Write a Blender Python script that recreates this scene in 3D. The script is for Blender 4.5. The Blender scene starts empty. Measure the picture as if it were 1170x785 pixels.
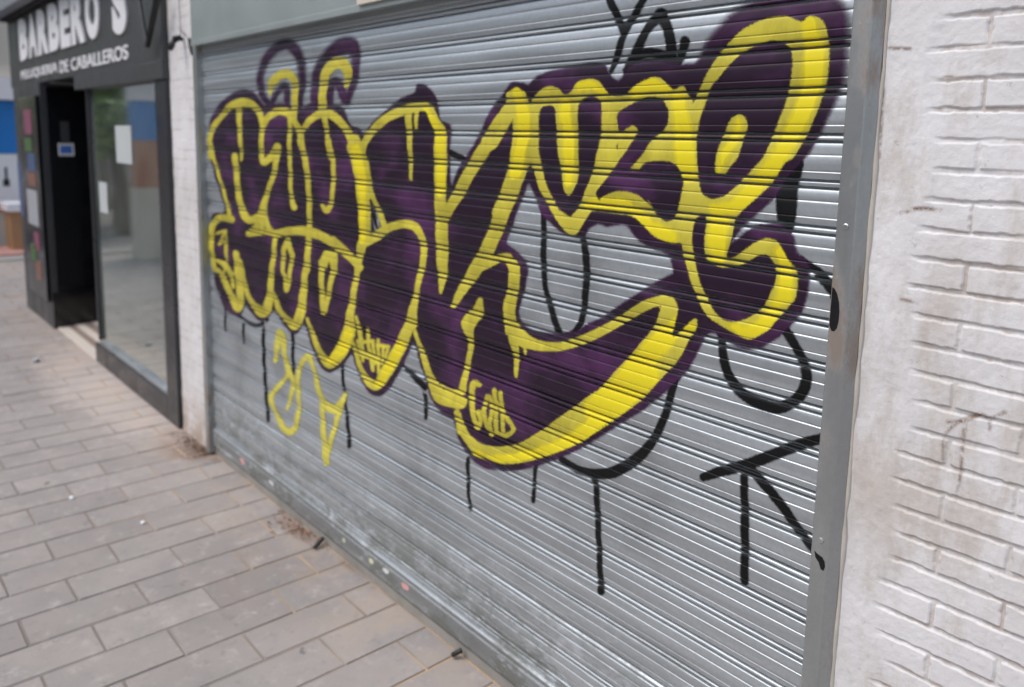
import bpy, bmesh, math, random
import numpy as np
from mathutils import Vector, Matrix
random.seed(7); rng = np.random.default_rng(11)
sc = bpy.context.scene
COL = sc.collection
R = math.radians

# ------------------------------------------------------------------ camera model (photo is 1170 x 785)
F, CX, CY = 913.0658, 590.26, 289.4
YAW, PITCH, ROLL = -0.8504, 0.1411, -0.0212
H = 1.8207; D = 1.6                      # camera height, distance to the shutter plane
def cam_axes():
    cz, sz = math.cos(YAW), math.sin(YAW); cx, sx = math.cos(PITCH), math.sin(PITCH); cr, sr = math.cos(ROLL), math.sin(ROLL)
    fwd = np.array([sz*cx, cz*cx, -sx]); right = np.array([cz, -sz, 0.]); down = np.cross(fwd, right)
    return cr*right + sr*down, -sr*right + cr*down, fwd
AX = np.array(cam_axes())
def ray(x, y): return AX.T @ np.array([(x-CX)/F, (y-CY)/F, 1.0])
def on_y(x, y, Y=D):
    d = ray(x, y); d = d*Y/d[1]; return (d[0], Y, d[2]+H)
def on_x(x, y, X):
    d = ray(x, y); d = d*X/d[0]; return (X, d[1], d[2]+H)
def on_z(x, y, z=0.):
    d = ray(x, y); d = d*(z-H)/d[2]; return (d[0], d[1], z)
def to_px(P):
    v = (P - np.array([0, 0, H])) @ AX.T
    return F*v[:, 0]/v[:, 2]+CX, F*v[:, 1]/v[:, 2]+CY

cd = bpy.data.cameras.new('camera'); cam = bpy.data.objects.new('camera', cd); COL.objects.link(cam)
m = Matrix(((AX[0][0], -AX[1][0], -AX[2][0], 0), (AX[0][1], -AX[1][1], -AX[2][1], 0), (AX[0][2], -AX[1][2], -AX[2][2], H), (0, 0, 0, 1)))
cam.matrix_world = m
cd.sensor_fit = 'HORIZONTAL'; cd.sensor_width = 36; cd.lens = F/1170*36
cd.shift_x = (585-CX)/1170; cd.shift_y = (CY-392.5)/1170
cd.clip_start = .05; cd.clip_end = 500
cd.dof.use_dof = True; cd.dof.focus_distance = 1.62; cd.dof.aperture_fstop = 2.5
sc.camera = cam

# ------------------------------------------------------------------ node helpers
class NT:
    def __init__(s, name):
        s.m = bpy.data.materials.new(name); s.m.use_nodes = True; s.t = s.m.node_tree; s.t.nodes.clear()
        s.out = s.t.nodes.new('ShaderNodeOutputMaterial')
    def n(s, ty, **kw):
        nd = s.t.nodes.new(ty)
        for k, v in kw.items():
            if k.startswith('i_'):
                key = k[2:]; key = int(key) if key.isdigit() else key.replace('_', ' ')
                s.put(nd.inputs[key], v)
            else: setattr(nd, k, v)
        return nd
    def put(s, sock, v):
        if isinstance(v, bpy.types.NodeSocket): s.t.links.new(v, sock)
        elif isinstance(v, bpy.types.Node): s.t.links.new(v.outputs[0], sock)
        else: sock.default_value = v
    def coord(s, which='Object', scale=(1, 1, 1)):
        c = s.n('ShaderNodeTexCoord'); mp = s.n('ShaderNodeMapping'); s.t.links.new(c.outputs[which], mp.inputs[0]); mp.inputs['Scale'].default_value = scale
        return mp.outputs[0]
    def noise(s, scale, detail=4, rough=.55, vec=None, out=0):
        nd = s.n('ShaderNodeTexNoise'); nd.inputs['Scale'].default_value = scale; nd.inputs['Detail'].default_value = detail; nd.inputs['Roughness'].default_value = rough
        s.put(nd.inputs['Vector'], vec if vec is not None else s.coord())
        return nd.outputs[out]
    def ramp(s, v, stops, interp='LINEAR'):
        nd = s.n('ShaderNodeValToRGB'); cr = nd.color_ramp; cr.interpolation = interp
        while len(cr.elements) < len(stops): cr.elements.new(.5)
        for e, (p, c) in zip(cr.elements, stops):
            e.position = p; e.color = (c, c, c, 1) if isinstance(c, (int, float)) else (*c, 1)
        s.put(nd.inputs[0], v); return nd.outputs[0]
    def mix(s, f, a, b, mode='MIX'):
        nd = s.n('ShaderNodeMix', data_type='RGBA', blend_type=mode)
        s.put(nd.inputs[0], f)
        for i, v in ((6, a), (7, b)):
            if isinstance(v, tuple) and len(v) == 3: v = (*v, 1)
            s.put(nd.inputs[i], v)
        return nd.outputs[2]
    def math(s, op, a, b=0., c=None, clamp=False):
        nd = s.n('ShaderNodeMath', operation=op, use_clamp=clamp); s.put(nd.inputs[0], a); s.put(nd.inputs[1], b)
        if c is not None: s.put(nd.inputs[2], c)
        return nd.outputs[0]
    def mrange(s, v, a, b, c=0., d=1., smooth=True):
        nd = s.n('ShaderNodeMapRange', interpolation_type='SMOOTHSTEP' if smooth else 'LINEAR')
        for i, x in enumerate((v, a, b, c, d)): s.put(nd.inputs[i], x)
        return nd.outputs[0]
    def attr(s, name, out='Fac'):
        return s.n('ShaderNodeAttribute', attribute_name=name).outputs[out]
    def bump(s, h, strength=.3, dist=.002, normal=None):
        nd = s.n('ShaderNodeBump'); nd.inputs['Strength'].default_value = strength; nd.inputs['Distance'].default_value = dist
        s.put(nd.inputs['Height'], h)
        if normal is not None: s.put(nd.inputs['Normal'], normal)
        return nd.outputs[0]
    def bsdf(s, col, rough=.5, metal=0., normal=None, **kw):
        b = s.n('ShaderNodeBsdfPrincipled')
        for k, v in (('Base Color', (*col, 1) if isinstance(col, tuple) and len(col) == 3 else col), ('Roughness', rough), ('Metallic', metal)): s.put(b.inputs[k], v)
        if normal is not None: s.put(b.inputs['Normal'], normal)
        for k, v in kw.items(): s.put(b.inputs[k.replace('_', ' ')], v)
        s.t.links.new(b.outputs[0], s.out.inputs[0]); return b
    def alpha(s, b, a):
        tr = s.n('ShaderNodeBsdfTransparent'); mx = s.n('ShaderNodeMixShader')
        s.put(mx.inputs[0], a); s.t.links.new(tr.outputs[0], mx.inputs[1]); s.t.links.new(b.outputs[0], mx.inputs[2]); s.t.links.new(mx.outputs[0], s.out.inputs[0])
def sep(nt, vec):
    nd = nt.n('ShaderNodeSeparateXYZ'); nt.put(nd.inputs[0], vec); return nd.outputs
def simple(name, col, rough=.6, metal=0., var=.15, scale=8., bump=.0, **kw):
    nt = NT(name); f = nt.noise(scale, 5, .6)
    c = nt.mix(f, tuple(x*(1-var) for x in col), tuple(min(1, x*(1+var)) for x in col))
    nrm = nt.bump(nt.noise(scale*6, 4), bump, .002) if bump else None
    nt.bsdf(c, nt.mrange(nt.noise(scale*2, 3), .3, .7, max(.02, rough-.08), min(1, rough+.08)), metal, nrm, **kw); return nt.m
M = {}
# ---- galvanised shutter steel
def galv(name, base, dirt_top=None, streak=(1.2, 6, 30)):
    nt = NT(name); ob = nt.coord()
    n1 = nt.noise(1.0, 5, .6, nt.coord(scale=streak)); n2 = nt.noise(90, 3, .6); n3 = nt.noise(2.2, 6, .62)
    c = nt.mix(nt.mrange(n1, .3, .7), tuple(x*.88 for x in base), tuple(min(1, x*1.08) for x in base))
    c = nt.mix(nt.mrange(n2, .35, .65, 0, .22), c, tuple(x*.7 for x in base))
    z = sep(nt, ob)[2]
    grime = nt.mrange(n3, .52, .72, 0, .45)
    c = nt.mix(grime, c, (.25, .26, .265))
    met = nt.mrange(n1, .2, .8, .80, .72)
    rough = nt.mrange(n1, .3, .7, .40, .46)
    if not dirt_top:
        st_ = nt.mrange(nt.noise(3.2, 6, .68, nt.coord(scale=(2.5, 2.5, 1))), .44, .60); c = nt.mix(nt.math('MULTIPLY', st_, .9), c, (.25, .20, .165)); met = nt.mix(nt.math('MULTIPLY', st_, .7), met, (0, 0, 0)); rough = nt.mix(st_, rough, (.7, .7, .7))
        sp_ = nt.mrange(nt.noise(75, 6, .8), .655, .69); c = nt.mix(nt.math('MULTIPLY', sp_, .6), c, (.62, .63, .62))
    if dirt_top:
        low = nt.mrange(z, dirt_top, .05)
        d1 = nt.math('MULTIPLY', low, nt.mrange(nt.noise(4, 8, .72, nt.coord(scale=(1, 1, 2.2))), .46, .56), clamp=True)
        c = nt.mix(nt.math('MULTIPLY', d1, .85), c, (.12, .12, .10))
        d2 = nt.math('MULTIPLY', low, nt.mrange(nt.noise(9, 8, .75, nt.coord(scale=(1, 1, 2.0))), .55, .64), clamp=True)
        c = nt.mix(nt.math('MULTIPLY', d2, .75), c, (.56, .60, .65))
        rough = nt.mix(d1, rough, (.8, .8, .8)); met = nt.mix(nt.math('MULTIPLY', nt.math('MAXIMUM', d1, d2), .85), met, (0, 0, 0))
        sp = nt.math('MULTIPLY', nt.mrange(z, .75, .1), nt.mrange(nt.noise(60, 6, .8, nt.coord(scale=(1, 1, 1))), .64, .68), clamp=True)
        c = nt.mix(nt.math('MULTIPLY', sp, .8), c, (.05, .045, .04))
    nt.bsdf(c, rough, met, nt.bump(nt.noise(26, 5, .65), .10, .003)); return nt.m
M['curtain'] = galv('galvanised_slats', (.53, .57, .595), .66)
M['bar'] = galv('galvanised_bar', (.40, .43, .445), .30)
M['guide'] = galv('galvanised_guide', (.44, .46, .46), None, (8, 8, 1.4))
M['box'] = simple('grey_green_box_paint', (.33, .37, .36), .42, .35, .12, 1.6)
# ---- spray paints
def spray(name, c0, c1, soft, nscale=140, coatcol=None, rough=.42, amp=.004, rim=None, spec=.5):
    nt = NT(name); s = nt.attr('sdf')
    e = nt.math('MULTIPLY_ADD', nt.math('SUBTRACT', nt.noise(nscale, 3, .6), .5), amp*2, s)
    e = nt.math('MULTIPLY_ADD', nt.math('SUBTRACT', nt.noise(14, 3, .6), .5), amp*1.2, e)
    sf = nt.attr('soft')
    a = nt.n('ShaderNodeMapRange', interpolation_type='SMOOTHSTEP')
    nt.put(a.inputs[0], e); nt.put(a.inputs[1], nt.math('MULTIPLY', sf, -soft)); nt.put(a.inputs[2], nt.math('MULTIPLY', sf, soft*.8)); a.inputs[3].default_value = 0; a.inputs[4].default_value = 1
    v = nt.noise(3.2, 4, .6, nt.coord(scale=(1, 1, 1.4)))
    c = nt.mix(nt.mrange(v, .46, .68), c0, c1); thin = nt.mrange(nt.noise(7, 5, .65, nt.coord(scale=(1, 1, .5))), .36, .56, .78 if coatcol else .93, 1.)
    if coatcol:
        k = nt.mrange(nt.math('MULTIPLY_ADD', nt.math('SUBTRACT', nt.noise(20, 4, .6, nt.coord(scale=(1, 1, .35))), .5), .03, nt.attr('coat')), -.006, .008)
        c = nt.mix(k, c, coatcol)
    if rim: c = nt.mix(nt.mrange(e, nt.math('MULTIPLY', sf, -.002), nt.math('MULTIPLY', sf, .0065)), rim, c)
    b = nt.bsdf(c, rough, 0, nt.bump(nt.noise(70, 4), .06, .002), Specular_IOR_Level=spec); nt.alpha(b, nt.math('MULTIPLY', a.outputs[0], thin if not coatcol else nt.math('MAXIMUM', thin, k))); return nt.m
M['purple'] = spray('purple_spray_paint', (.020, .008, .021), (.078, .024, .084), .006, rim=(.050, .013, .056), rough=.42, spec=.28)
M['yellow'] = spray('yellow_spray_paint', (.55, .48, .055), (.66, .575, .055), .0035, coatcol=(.76, .64, .018), amp=.003, spec=.35)
M['yellow2'] = spray('thin_yellow_spray_paint', (.60, .54, .08), (.70, .63, .09), .005)
M['black'] = spray('black_spray_paint', (.004, .0045, .005), (.008, .009, .010), .004, amp=.003, rough=.5, spec=.22)
# ---- white painted brick
def white_wall(name, stain=1.):
    nt = NT(name); ob = nt.coord()
    n = nt.noise(3.0, 7, .65); n2 = nt.noise(38, 6, .7); n3 = nt.noise(6, 8, .72, nt.coord(scale=(1.4, 1, .55)))
    c = nt.mix(nt.mrange(n, .3, .7), (.66, .645, .645), (.75, .74, .745))
    z = sep(nt, ob)[2]
    c = nt.mix(nt.math('MULTIPLY', nt.mrange(n3, .46, .68), .55*stain), c, (.47, .41, .345))
    c = nt.mix(nt.math('MULTIPLY', nt.mrange(n2, .63, .70), .45*stain), c, (.34, .29, .25))
    c = nt.mix(nt.math('MULTIPLY', nt.mrange(nt.noise(150, 4, .7), .66, .72), .5*stain), c, (.36, .32, .29))
    pit = nt.math('MULTIPLY', nt.mrange(nt.attr('cavity'), .35, .9), nt.mrange(nt.noise(11, 6, .7), .44, .62))
    c = nt.mix(nt.math('MULTIPLY', pit, .5), c, (.36, .27, .20))
    rs = nt.attr('rust'); c = nt.mix(nt.math('MULTIPLY', rs, nt.mrange(nt.noise(45, 6, .75), .34, .6)), c, (.16, .09, .05))
    foot = nt.math('MULTIPLY', nt.mrange(z, .36, .03), nt.mrange(nt.noise(7, 6, .7), .30, .6))
    c = nt.mix(nt.math('MULTIPLY', foot, .8), c, (.40, .30, .22))
    zb = nt.math('MULTIPLY', nt.mrange(z, .85, 1.15), nt.mrange(z, 1.75, 1.45)); db = nt.math('MULTIPLY', zb, nt.mrange(nt.noise(5, 8, .7, nt.coord(scale=(1.6, 1, .5))), .38, .62), clamp=True)
    c = nt.mix(nt.math('MULTIPLY', db, .62*stain), c, (.45, .385, .32))
    nt.bsdf(c, .72, 0, nt.bump(nt.math('ADD', nt.math('ADD', nt.noise(190, 6, .75), nt.math('MULTIPLY', nt.noise(75, 6, .75, nt.coord(scale=(1, 1, .35))), 1.0)), nt.math('MULTIPLY', nt.noise(60, 6, .75), 1.2)), .45, .0016)); return nt.m
M['wall'] = white_wall('white_painted_brick', 1.0)
M['column'] = white_wall('white_painted_column', .45)
# ---- paving
def paving():
    nt = NT('concrete_pavers'); ob = nt.coord(); t = nt.attr('tone')
    c = nt.mix(t, (.245, .218, .207), (.355, .320, .303))
    c = nt.mix(nt.mrange(nt.noise(5, 7, .68), .35, .7, 0, .6), c, (.215, .208, .207))
    c = nt.mix(nt.mrange(nt.noise(220, 3, .6), .4, .7, 0, .3), c, (.20, .185, .18)); c = nt.mix(nt.mrange(nt.noise(11, 8, .72), .52, .70, 0, .7), c, (.42, .39, .375)); c = nt.mix(nt.mrange(nt.noise(13, 8, .75, nt.coord(scale=(1.2, 1, 1))), .54, .70, 0, .65), c, (.15, .138, .135))
    sp = nt.mrange(nt.noise(17, 4, .55), .67, .74, 0, .45); c = nt.mix(sp, c, (.44, .435, .44))
    sp2 = nt.mrange(nt.noise(15, 6, .65, nt.coord(scale=(1, 1.3, 1))), .62, .70, 0, .6); c = nt.mix(sp2, c, (.17, .15, .15))
    y = sep(nt, ob)[1]
    near = nt.mrange(y, 1.0, 1.62); w = nt.math('MULTIPLY', near, nt.mrange(nt.noise(3.4, 7, .7), .40, .60), clamp=True)
    c = nt.mix(nt.math('MULTIPLY', w, .42), c, (.42, .31, .215))
    x = sep(nt, ob)[0]
    for (sx_, sy_, rx_, ry_, col_, am) in ((-4.66, 1.60, .42, .26, (.17, .105, .07), .85), (-3.32, 1.60, .22, .10, (.22, .13, .08), .7), (-2.85, 1.62, .12, .06, (.18, .12, .08), .6), (-6.2, 1.55, 1.9, .5, (.50, .42, .375), .6)):
        dd = nt.math('ADD', nt.math('POWER', nt.math('DIVIDE', nt.math('SUBTRACT', x, sx_), rx_), 2.), nt.math('POWER', nt.math('DIVIDE', nt.math('SUBTRACT', y, sy_), ry_), 2.))
        m_ = nt.mrange(nt.math('ADD', dd, nt.math('MULTIPLY', nt.math('SUBTRACT', nt.noise(9, 7, .7), .5), 2.2)), 1.0, .25)
        c = nt.mix(nt.math('MULTIPLY', m_, am), c, col_)
    big = nt.mrange(nt.noise(1.3, 6, .6), .40, .68, 0, .45); c = nt.mix(big, c, (.34, .315, .30)); gum = nt.mrange(nt.noise(8, 2, .4, nt.coord(scale=(1, 1, 1))), .735, .75, 0, .7); c = nt.mix(gum, c, (.12, .115, .115))
    nt.bsdf(c, .78, 0, nt.bump(nt.noise(170, 5, .7), .25, .002)); return nt.m
M['paver'] = paving()
nt = NT('joint_sand'); c = nt.mix(nt.noise(3, 6, .6), (.165, .15, .14), (.25, .215, .19))
y = sep(nt, nt.coord())[1]; x_ = sep(nt, nt.coord())[0]; w = nt.math('MULTIPLY', nt.math('MULTIPLY', nt.mrange(x_, -9.5, -8.), nt.mrange(y, .75, 1.5)), nt.mrange(nt.noise(2.2, 5), .35, .6)); c = nt.mix(nt.math('MULTIPLY', w, .8), c, (.52, .36, .21))
nt.bsdf(c, .95, 0, nt.bump(nt.noise(300, 3), .5, .003)); M['sand'] = nt.m
M['concrete'] = simple('threshold_concrete', (.30, .285, .26), .9, 0, .4, 14, .4)
M['asphalt'] = simple('asphalt', (.055, .055, .057), .9, 0, .2, 30, .5)
M['kerb'] = simple('kerb_stone', (.34, .33, .31), .85, 0, .15, 6, .3)
M['frame'] = simple('charcoal_frame_metal', (.040, .041, .045), .33, .25, .15, 3)
M['fascia'] = simple('charcoal_sign_panel', (.060, .061, .064), .42, .1, .10, 2)
M['panelblue'] = simple('blue_grey_panel', (.20, .215, .235), .45, .1, .08, 2)
M['darkgloss'] = simple('black_gloss_panel', (.006, .0065, .009), .16, 0, .1, 3)
M['dark'] = simple('dark_interior', (.012, .012, .014), .8)
M['roomgrey'] = simple('grey_display_room', (.16, .175, .165), .7)
nt = NT('black_paint_mark'); nt.bsdf(nt.mix(nt.noise(60), (.005, .005, .006), (.016, .016, .018)), .55, 0, None, Specular_IOR_Level=.2); M['mark'] = nt.m
M['white'] = simple('white_plastic', (.80, .80, .82), .5, 0, .03, 3)
M['alu'] = simple('brushed_aluminium', (.55, .56, .57), .35, .9, .1, 6)
M['paper'] = simple('white_paper', (.82, .83, .83), .7, 0, .04, 12)
M['pinkpaper'] = simple('pink_paper', (.22, .07, .11), .6)
M['greenpaper'] = simple('green_paper', (.07, .14, .05), .6)
M['orangepaper'] = simple('orange_paper', (.22, .11, .08), .6)
M['bluepaper'] = simple('blue_sticker', (.06, .18, .55), .5)
M['bluegrey'] = simple('blue_grey_poster', (.07, .11, .22), .4)
M['stepa'] = simple('cream_tile', (.62, .56, .50), .6, 0, .08, 10)
M['stepb'] = simple('brown_tile', (.26, .20, .17), .7, 0, .15, 10)
M['bluepaint'] = simple('bright_blue_shutter', (.01, .20, .60), .45, 0, .08, 4)
M['cream'] = simple('cream_render', (.62, .56, .48), .8, 0, .12, 2)
M['terra'] = simple('terracotta_render', (.46, .20, .12), .8, 0, .15, 3)
M['redledge'] = simple('orange_red_ledge', (.55, .13, .06), .6)
M['wood'] = simple('light_wood', (.36, .21, .10), .6, 0, .25, 9)
M['redtile'] = simple('pale_red_tile', (.50, .27, .23), .7, 0, .2, 9)
M['whitegrey'] = simple('pale_grey_paper', (.36, .37, .40), .6, 0, .08, 10)
M['notice'] = simple('faded_notice_paper', (.50, .53, .53), .7, 0, .08, 9)
M['ink'] = simple('black_ink', (.02, .02, .022), .7)
M['rubber'] = simple('black_rubber', (.012, .012, .012), .55)
M['bark'] = simple('grey_bark', (.13, .10, .075), .9, 0, .3, 20, .6)
M['facade'] = simple('beige_facade', (.46, .41, .35), .85, 0, .1, 1.5)
M['facade2'] = simple('red_brick_facade', (.30, .15, .10), .85, 0, .2, 1.5)
M['rust'] = simple('rusty_dirt', (.12, .065, .035), .9, 0, .4, 30, .5)
M['leafdry'] = simple('dry_leaf', (.22, .10, .045), .7, 0, .4, 30)
def leafmat(name, a, b):
    nt = NT(name); c = nt.mix(nt.noise(1.3, 4), a, b); bb = nt.bsdf(c, .5); return nt.m
M['leaf'] = leafmat('green_leaves', (.08, .15, .035), (.22, .34, .09))
# shop glass: real pane, dark room behind it, so it mirrors the street
nt = NT('shop_window_glass'); gl = nt.n('ShaderNodeBsdfGlossy'); gl.inputs['Roughness'].default_value = .05; gl.inputs['Color'].default_value = (.93, .97, .95, 1)
tr = nt.n('ShaderNodeBsdfTransparent'); tr.inputs['Color'].default_value = (.62, .70, .66, 1); fr = nt.n('ShaderNodeFresnel'); fr.inputs[0].default_value = 1.75
df = nt.n('ShaderNodeBsdfDiffuse'); df.inputs[0].default_value = (.42, .48, .44, 1)
mx = nt.n('ShaderNodeMixShader'); mh = nt.n('ShaderNodeMixShader'); nt.put(mx.inputs[0], nt.math('MULTIPLY_ADD', fr.outputs[0], 1.3, .34, clamp=True)); nt.t.links.new(tr.outputs[0], mx.inputs[1]); nt.t.links.new(gl.outputs[0], mx.inputs[2]); nt.put(mh.inputs[0], nt.mrange(nt.noise(2.2, 5, .6), .3, .7, .06, .15)); nt.t.links.new(mx.outputs[0], mh.inputs[1]); nt.t.links.new(df.outputs[0], mh.inputs[2]); nt.t.links.new(mh.outputs[0], nt.out.inputs[0]); M['glass'] = nt.m
nt = NT('house_window_glass'); nt.bsdf((.03, .035, .04), .06, 0, None, Specular_IOR_Level=.8); M['pane'] = nt.m

# ------------------------------------------------------------------ mesh helpers
class MB:
    def __init__(s): s.v = []; s.f = []; s.mi = []
    def add(s, vs, fs, mi=0):
        o = len(s.v); s.v += [tuple(v) for v in vs]; s.f += [tuple(i+o for i in f) for f in fs]; s.mi += [mi]*len(fs); return s
    def box(s, x0, x1, y0, y1, z0, z1, mi=0):
        return s.add([(x0, y0, z0), (x1, y0, z0), (x1, y1, z0), (x0, y1, z0), (x0, y0, z1), (x1, y0, z1), (x1, y1, z1), (x0, y1, z1)],
                     [(0, 3, 2, 1), (4, 5, 6, 7), (0, 1, 5, 4), (1, 2, 6, 5), (2, 3, 7, 6), (3, 0, 4, 7)], mi)
    def prism(s, poly, axis, a, b, mi=0):
        # poly in the two other axes, extruded along axis from a to b
        n = len(poly); vs = []
        for t in (a, b):
            for p in poly: vs.append({'x': (t, p[0], p[1]), 'y': (p[0], t, p[1]), 'z': (p[0], p[1], t)}[axis])
        fs = [tuple(range(n))[::-1], tuple(range(n, 2*n))] + [(i, (i+1) % n, n+(i+1) % n, n+i) for i in range(n)]
        return s.add(vs, fs, mi)
    def tube(s, pts, rs, n=8, mi=0):
        pts = [Vector(p) for p in pts]; rs = rs if isinstance(rs, (list, tuple)) else [rs]*len(pts); vs = []; fs = []
        for i, p in enumerate(pts):
            t = (pts[min(i+1, len(pts)-1)]-pts[max(i-1, 0)]).normalized(); u = t.orthogonal().normalized(); w = t.cross(u)
            for k in range(n):
                a = 2*math.pi*k/n; vs.append(p+(u*math.cos(a)+w*math.sin(a))*rs[i])
        for i in range(len(pts)-1):
            for k in range(n): fs.append((i*n+k, i*n+(k+1) % n, (i+1)*n+(k+1) % n, (i+1)*n+k))
        fs.append(tuple(range(n))[::-1]); fs.append(tuple((len(pts)-1)*n+k for k in range(n)))
        return s.add(vs, fs, mi)
    def build(s, name, mat, parent=None, bevel=0., smooth=False):
        me = bpy.data.meshes.new(name); me.from_pydata(s.v, [], s.f)
        for x in (mat if isinstance(mat, list) else [mat]): me.materials.append(x)
        me.polygons.foreach_set('material_index', s.mi)
        bm = bmesh.new(); bm.from_mesh(me); bmesh.ops.recalc_face_normals(bm, faces=bm.faces)
        if bevel: bmesh.ops.bevel(bm, geom=[e for e in bm.edges if e.is_manifold and e.calc_face_angle(0) > .5], offset=bevel, segments=2, affect='EDGES', profile=.6)
        bm.to_mesh(me); bm.free()
        if smooth: me.polygons.foreach_set('use_smooth', [True]*len(me.polygons))
        return link(name, me, parent)
def link(name, me, parent=None):
    o = bpy.data.objects.new(name, me); COL.objects.link(o)
    if parent is not None: o.parent = parent; o.matrix_parent_inverse = Matrix.Translation(parent.location).inverted() if parent.parent is None else parent_inv(parent)
    return o
def parent_inv(p):
    return Matrix.Translation(p.location).inverted() if p.type == 'EMPTY' else Matrix.Identity(4)
def tag(o, label=None, cat=None, group=None, kind=None):
    for k, v in (('label', label), ('category', cat), ('group', group), ('kind', kind)):
        if v: o[k] = v
    return o
def thing(name, loc, label, cat, group=None):
    o = bpy.data.objects.new(name, None); COL.objects.link(o); o.location = loc; return tag(o, label, cat, group)
def grid_mesh(name, V, nr, nc, mat, parent=None, mask=None, smooth=True, attrs=None):
    """V: (nr*nc,3) vertices; mask: (nr-1,nc-1) faces to keep"""
    i = np.arange(nr*nc).reshape(nr, nc)
    q = np.stack([i[:-1, :-1], i[:-1, 1:], i[1:, 1:], i[1:, :-1]], -1)
    q = q[mask] if mask is not None else q.reshape(-1, 4)
    used = np.unique(q); remap = np.full(nr*nc, -1); remap[used] = np.arange(len(used)); q = remap[q]; Vu = V[used]
    me = bpy.data.meshes.new(name); me.vertices.add(len(Vu)); me.vertices.foreach_set('co', Vu.astype(np.float32).ravel())
    nf = len(q); me.loops.add(nf*4); me.loops.foreach_set('vertex_index', q.astype(np.int32).ravel())
    me.polygons.add(nf); me.polygons.foreach_set('loop_start', np.arange(0, nf*4, 4, dtype=np.int32)); me.polygons.foreach_set('loop_total', np.full(nf, 4, dtype=np.int32))
    me.update(calc_edges=True); me.validate()
    if smooth: me.polygons.foreach_set('use_smooth', np.ones(nf, bool))
    for k, a in (attrs or {}).items():
        at = me.attributes.new(k, 'FLOAT', 'POINT'); at.data.foreach_set('value', a.ravel()[used].astype(np.float32))
    me.materials.append(mat); return link(name, me, parent)
# smooth value noise on arrays
def vnoise(x, y, seed=0):
    x = np.asarray(x, float); y = np.asarray(y, float); xi = np.floor(x).astype(np.int64); yi = np.floor(y).astype(np.int64); xf = x-xi; yf = y-yi
    def hsh(a, b):
        h = (a*374761393+b*668265263+seed*1442695041) & 0xffffffff; h = ((h ^ (h >> 13))*1274126177) & 0xffffffff; return ((h ^ (h >> 16)) & 0xffff)/65535.
    u = xf*xf*(3-2*xf); v = yf*yf*(3-2*yf)
    return (hsh(xi, yi)*(1-u)+hsh(xi+1, yi)*u)*(1-v)+(hsh(xi, yi+1)*(1-u)+hsh(xi+1, yi+1)*u)*v
def fbm(x, y, seed=0, oct=4):
    s = 0; a = .5
    for k in range(oct): s = s+a*vnoise(x*2**k, y*2**k, seed+k); a *= .5
    return s
def sstep(x, a, b):
    t = np.clip((x-a)/(b-a), 0, 1); return t*t*(3-2*t)

# ------------------------------------------------------------------ traced paint (photo pixels on the shutter plane)
T_purple_poly=[[(238,258),(236,275),(239,290),(241,305),(246,328),(255,350),(266,361),(274,362),(279,350),(288,359),(296,366.5),(304,364.5),(313,355),(321,368),(332,380),(339,381),(346,370),(350,378),(358,403),(367,420),(376.6,425.6),(386,421),(392,416),(401,405),(404,411),(411,432),(422,449),(431.6,452.8),(437,451),(447,439),(460,416),(470.7,391.5),(479,416),(487,441),(493,456.5),(502,470),(518,481),(523,499),(532,517.5),(543.6,529),(557,536),(578,538),(598.6,536),(624,529),(646.7,520),(674,506),(706,485.5),(729,472),(751.5,455),(772,437),(788,418.6),(802,391),(806.5,382),(815.6,380.7),(825,386.5),(841,395.6),(854.6,399),(868,397),(887,386.5),(900,375),(914,357),(921,338),(924,310),(921,297.5),(909.6,288),(905,270),(889,256),(868,257),(855,263),(834,279),(838,272),(848,258),(855,252),(884,226.5),(898,203.6),(919,180.6),(930,165),(952.6,119),(964,85),(967.5,39),(966,14),(957,-2),(940,-8),(880,-7),(856,2),(840,12),(831,21),(819.5,34),(806,50),(798.5,65),(793,72.6),(774,73.5),(747,71),(730,72),(714.5,80),(709,90),(703,91.7),(695,84),(690,74.5),(678,71.6),(665,73.5),(653,76),(640,78),(625,81.5),(612,88),(603,97),(598,95),(591,94),(583,95),(574,108),(563,120),(550,146),(538.5,169),(523,192),(514.6,213),(512,177),(514,152),(512,141.6),(502,137),(498,114),(493,104),(483,96),(475.5,97),(473.6,106),(458,112),(443,123.5),(430,135),(418,148),(414,152),(407,146),(399,142.6),(392,126),(386,121),(368,121),(352,124),(344,131),(341,134),(333,122),(320,118),(303,121),(300,120),(289,106),(277,102.6),(264,107),(249,120),(240,135),(238,150),(240,180),(246,205),(256,241),(243,244)]]
T_purple_holes=[[(603.5,209.7),(612.7,231.5),(619.1,246.4),(625.3,250.9),(637.9,263.5),(649.4,269.3),(665.4,271.6),(672.3,261.3),(683.8,255.5),(692.9,259),(704.4,256.7),(715.9,257.8),(729.6,275),(747.9,285.3),(762.8,291.1),(768.6,309.4),(766.3,314),(747.9,323.1),(729.6,334.6),(702.1,352.9),(688.4,362.1),(670,371.3),(660.8,378.1),(644.8,380.4),(635.6,381.6),(608.1,378.1),(595.5,369),(592.1,355.2),(596.7,334.6),(601.3,311.7),(599,300.2),(589.8,288.8),(578.3,279.6),(577.2,272.7),(585.2,254.4),(592.1,233.8),(597.8,220)],[(424,236),(428,240),(434,258),(427,266)]]
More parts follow.
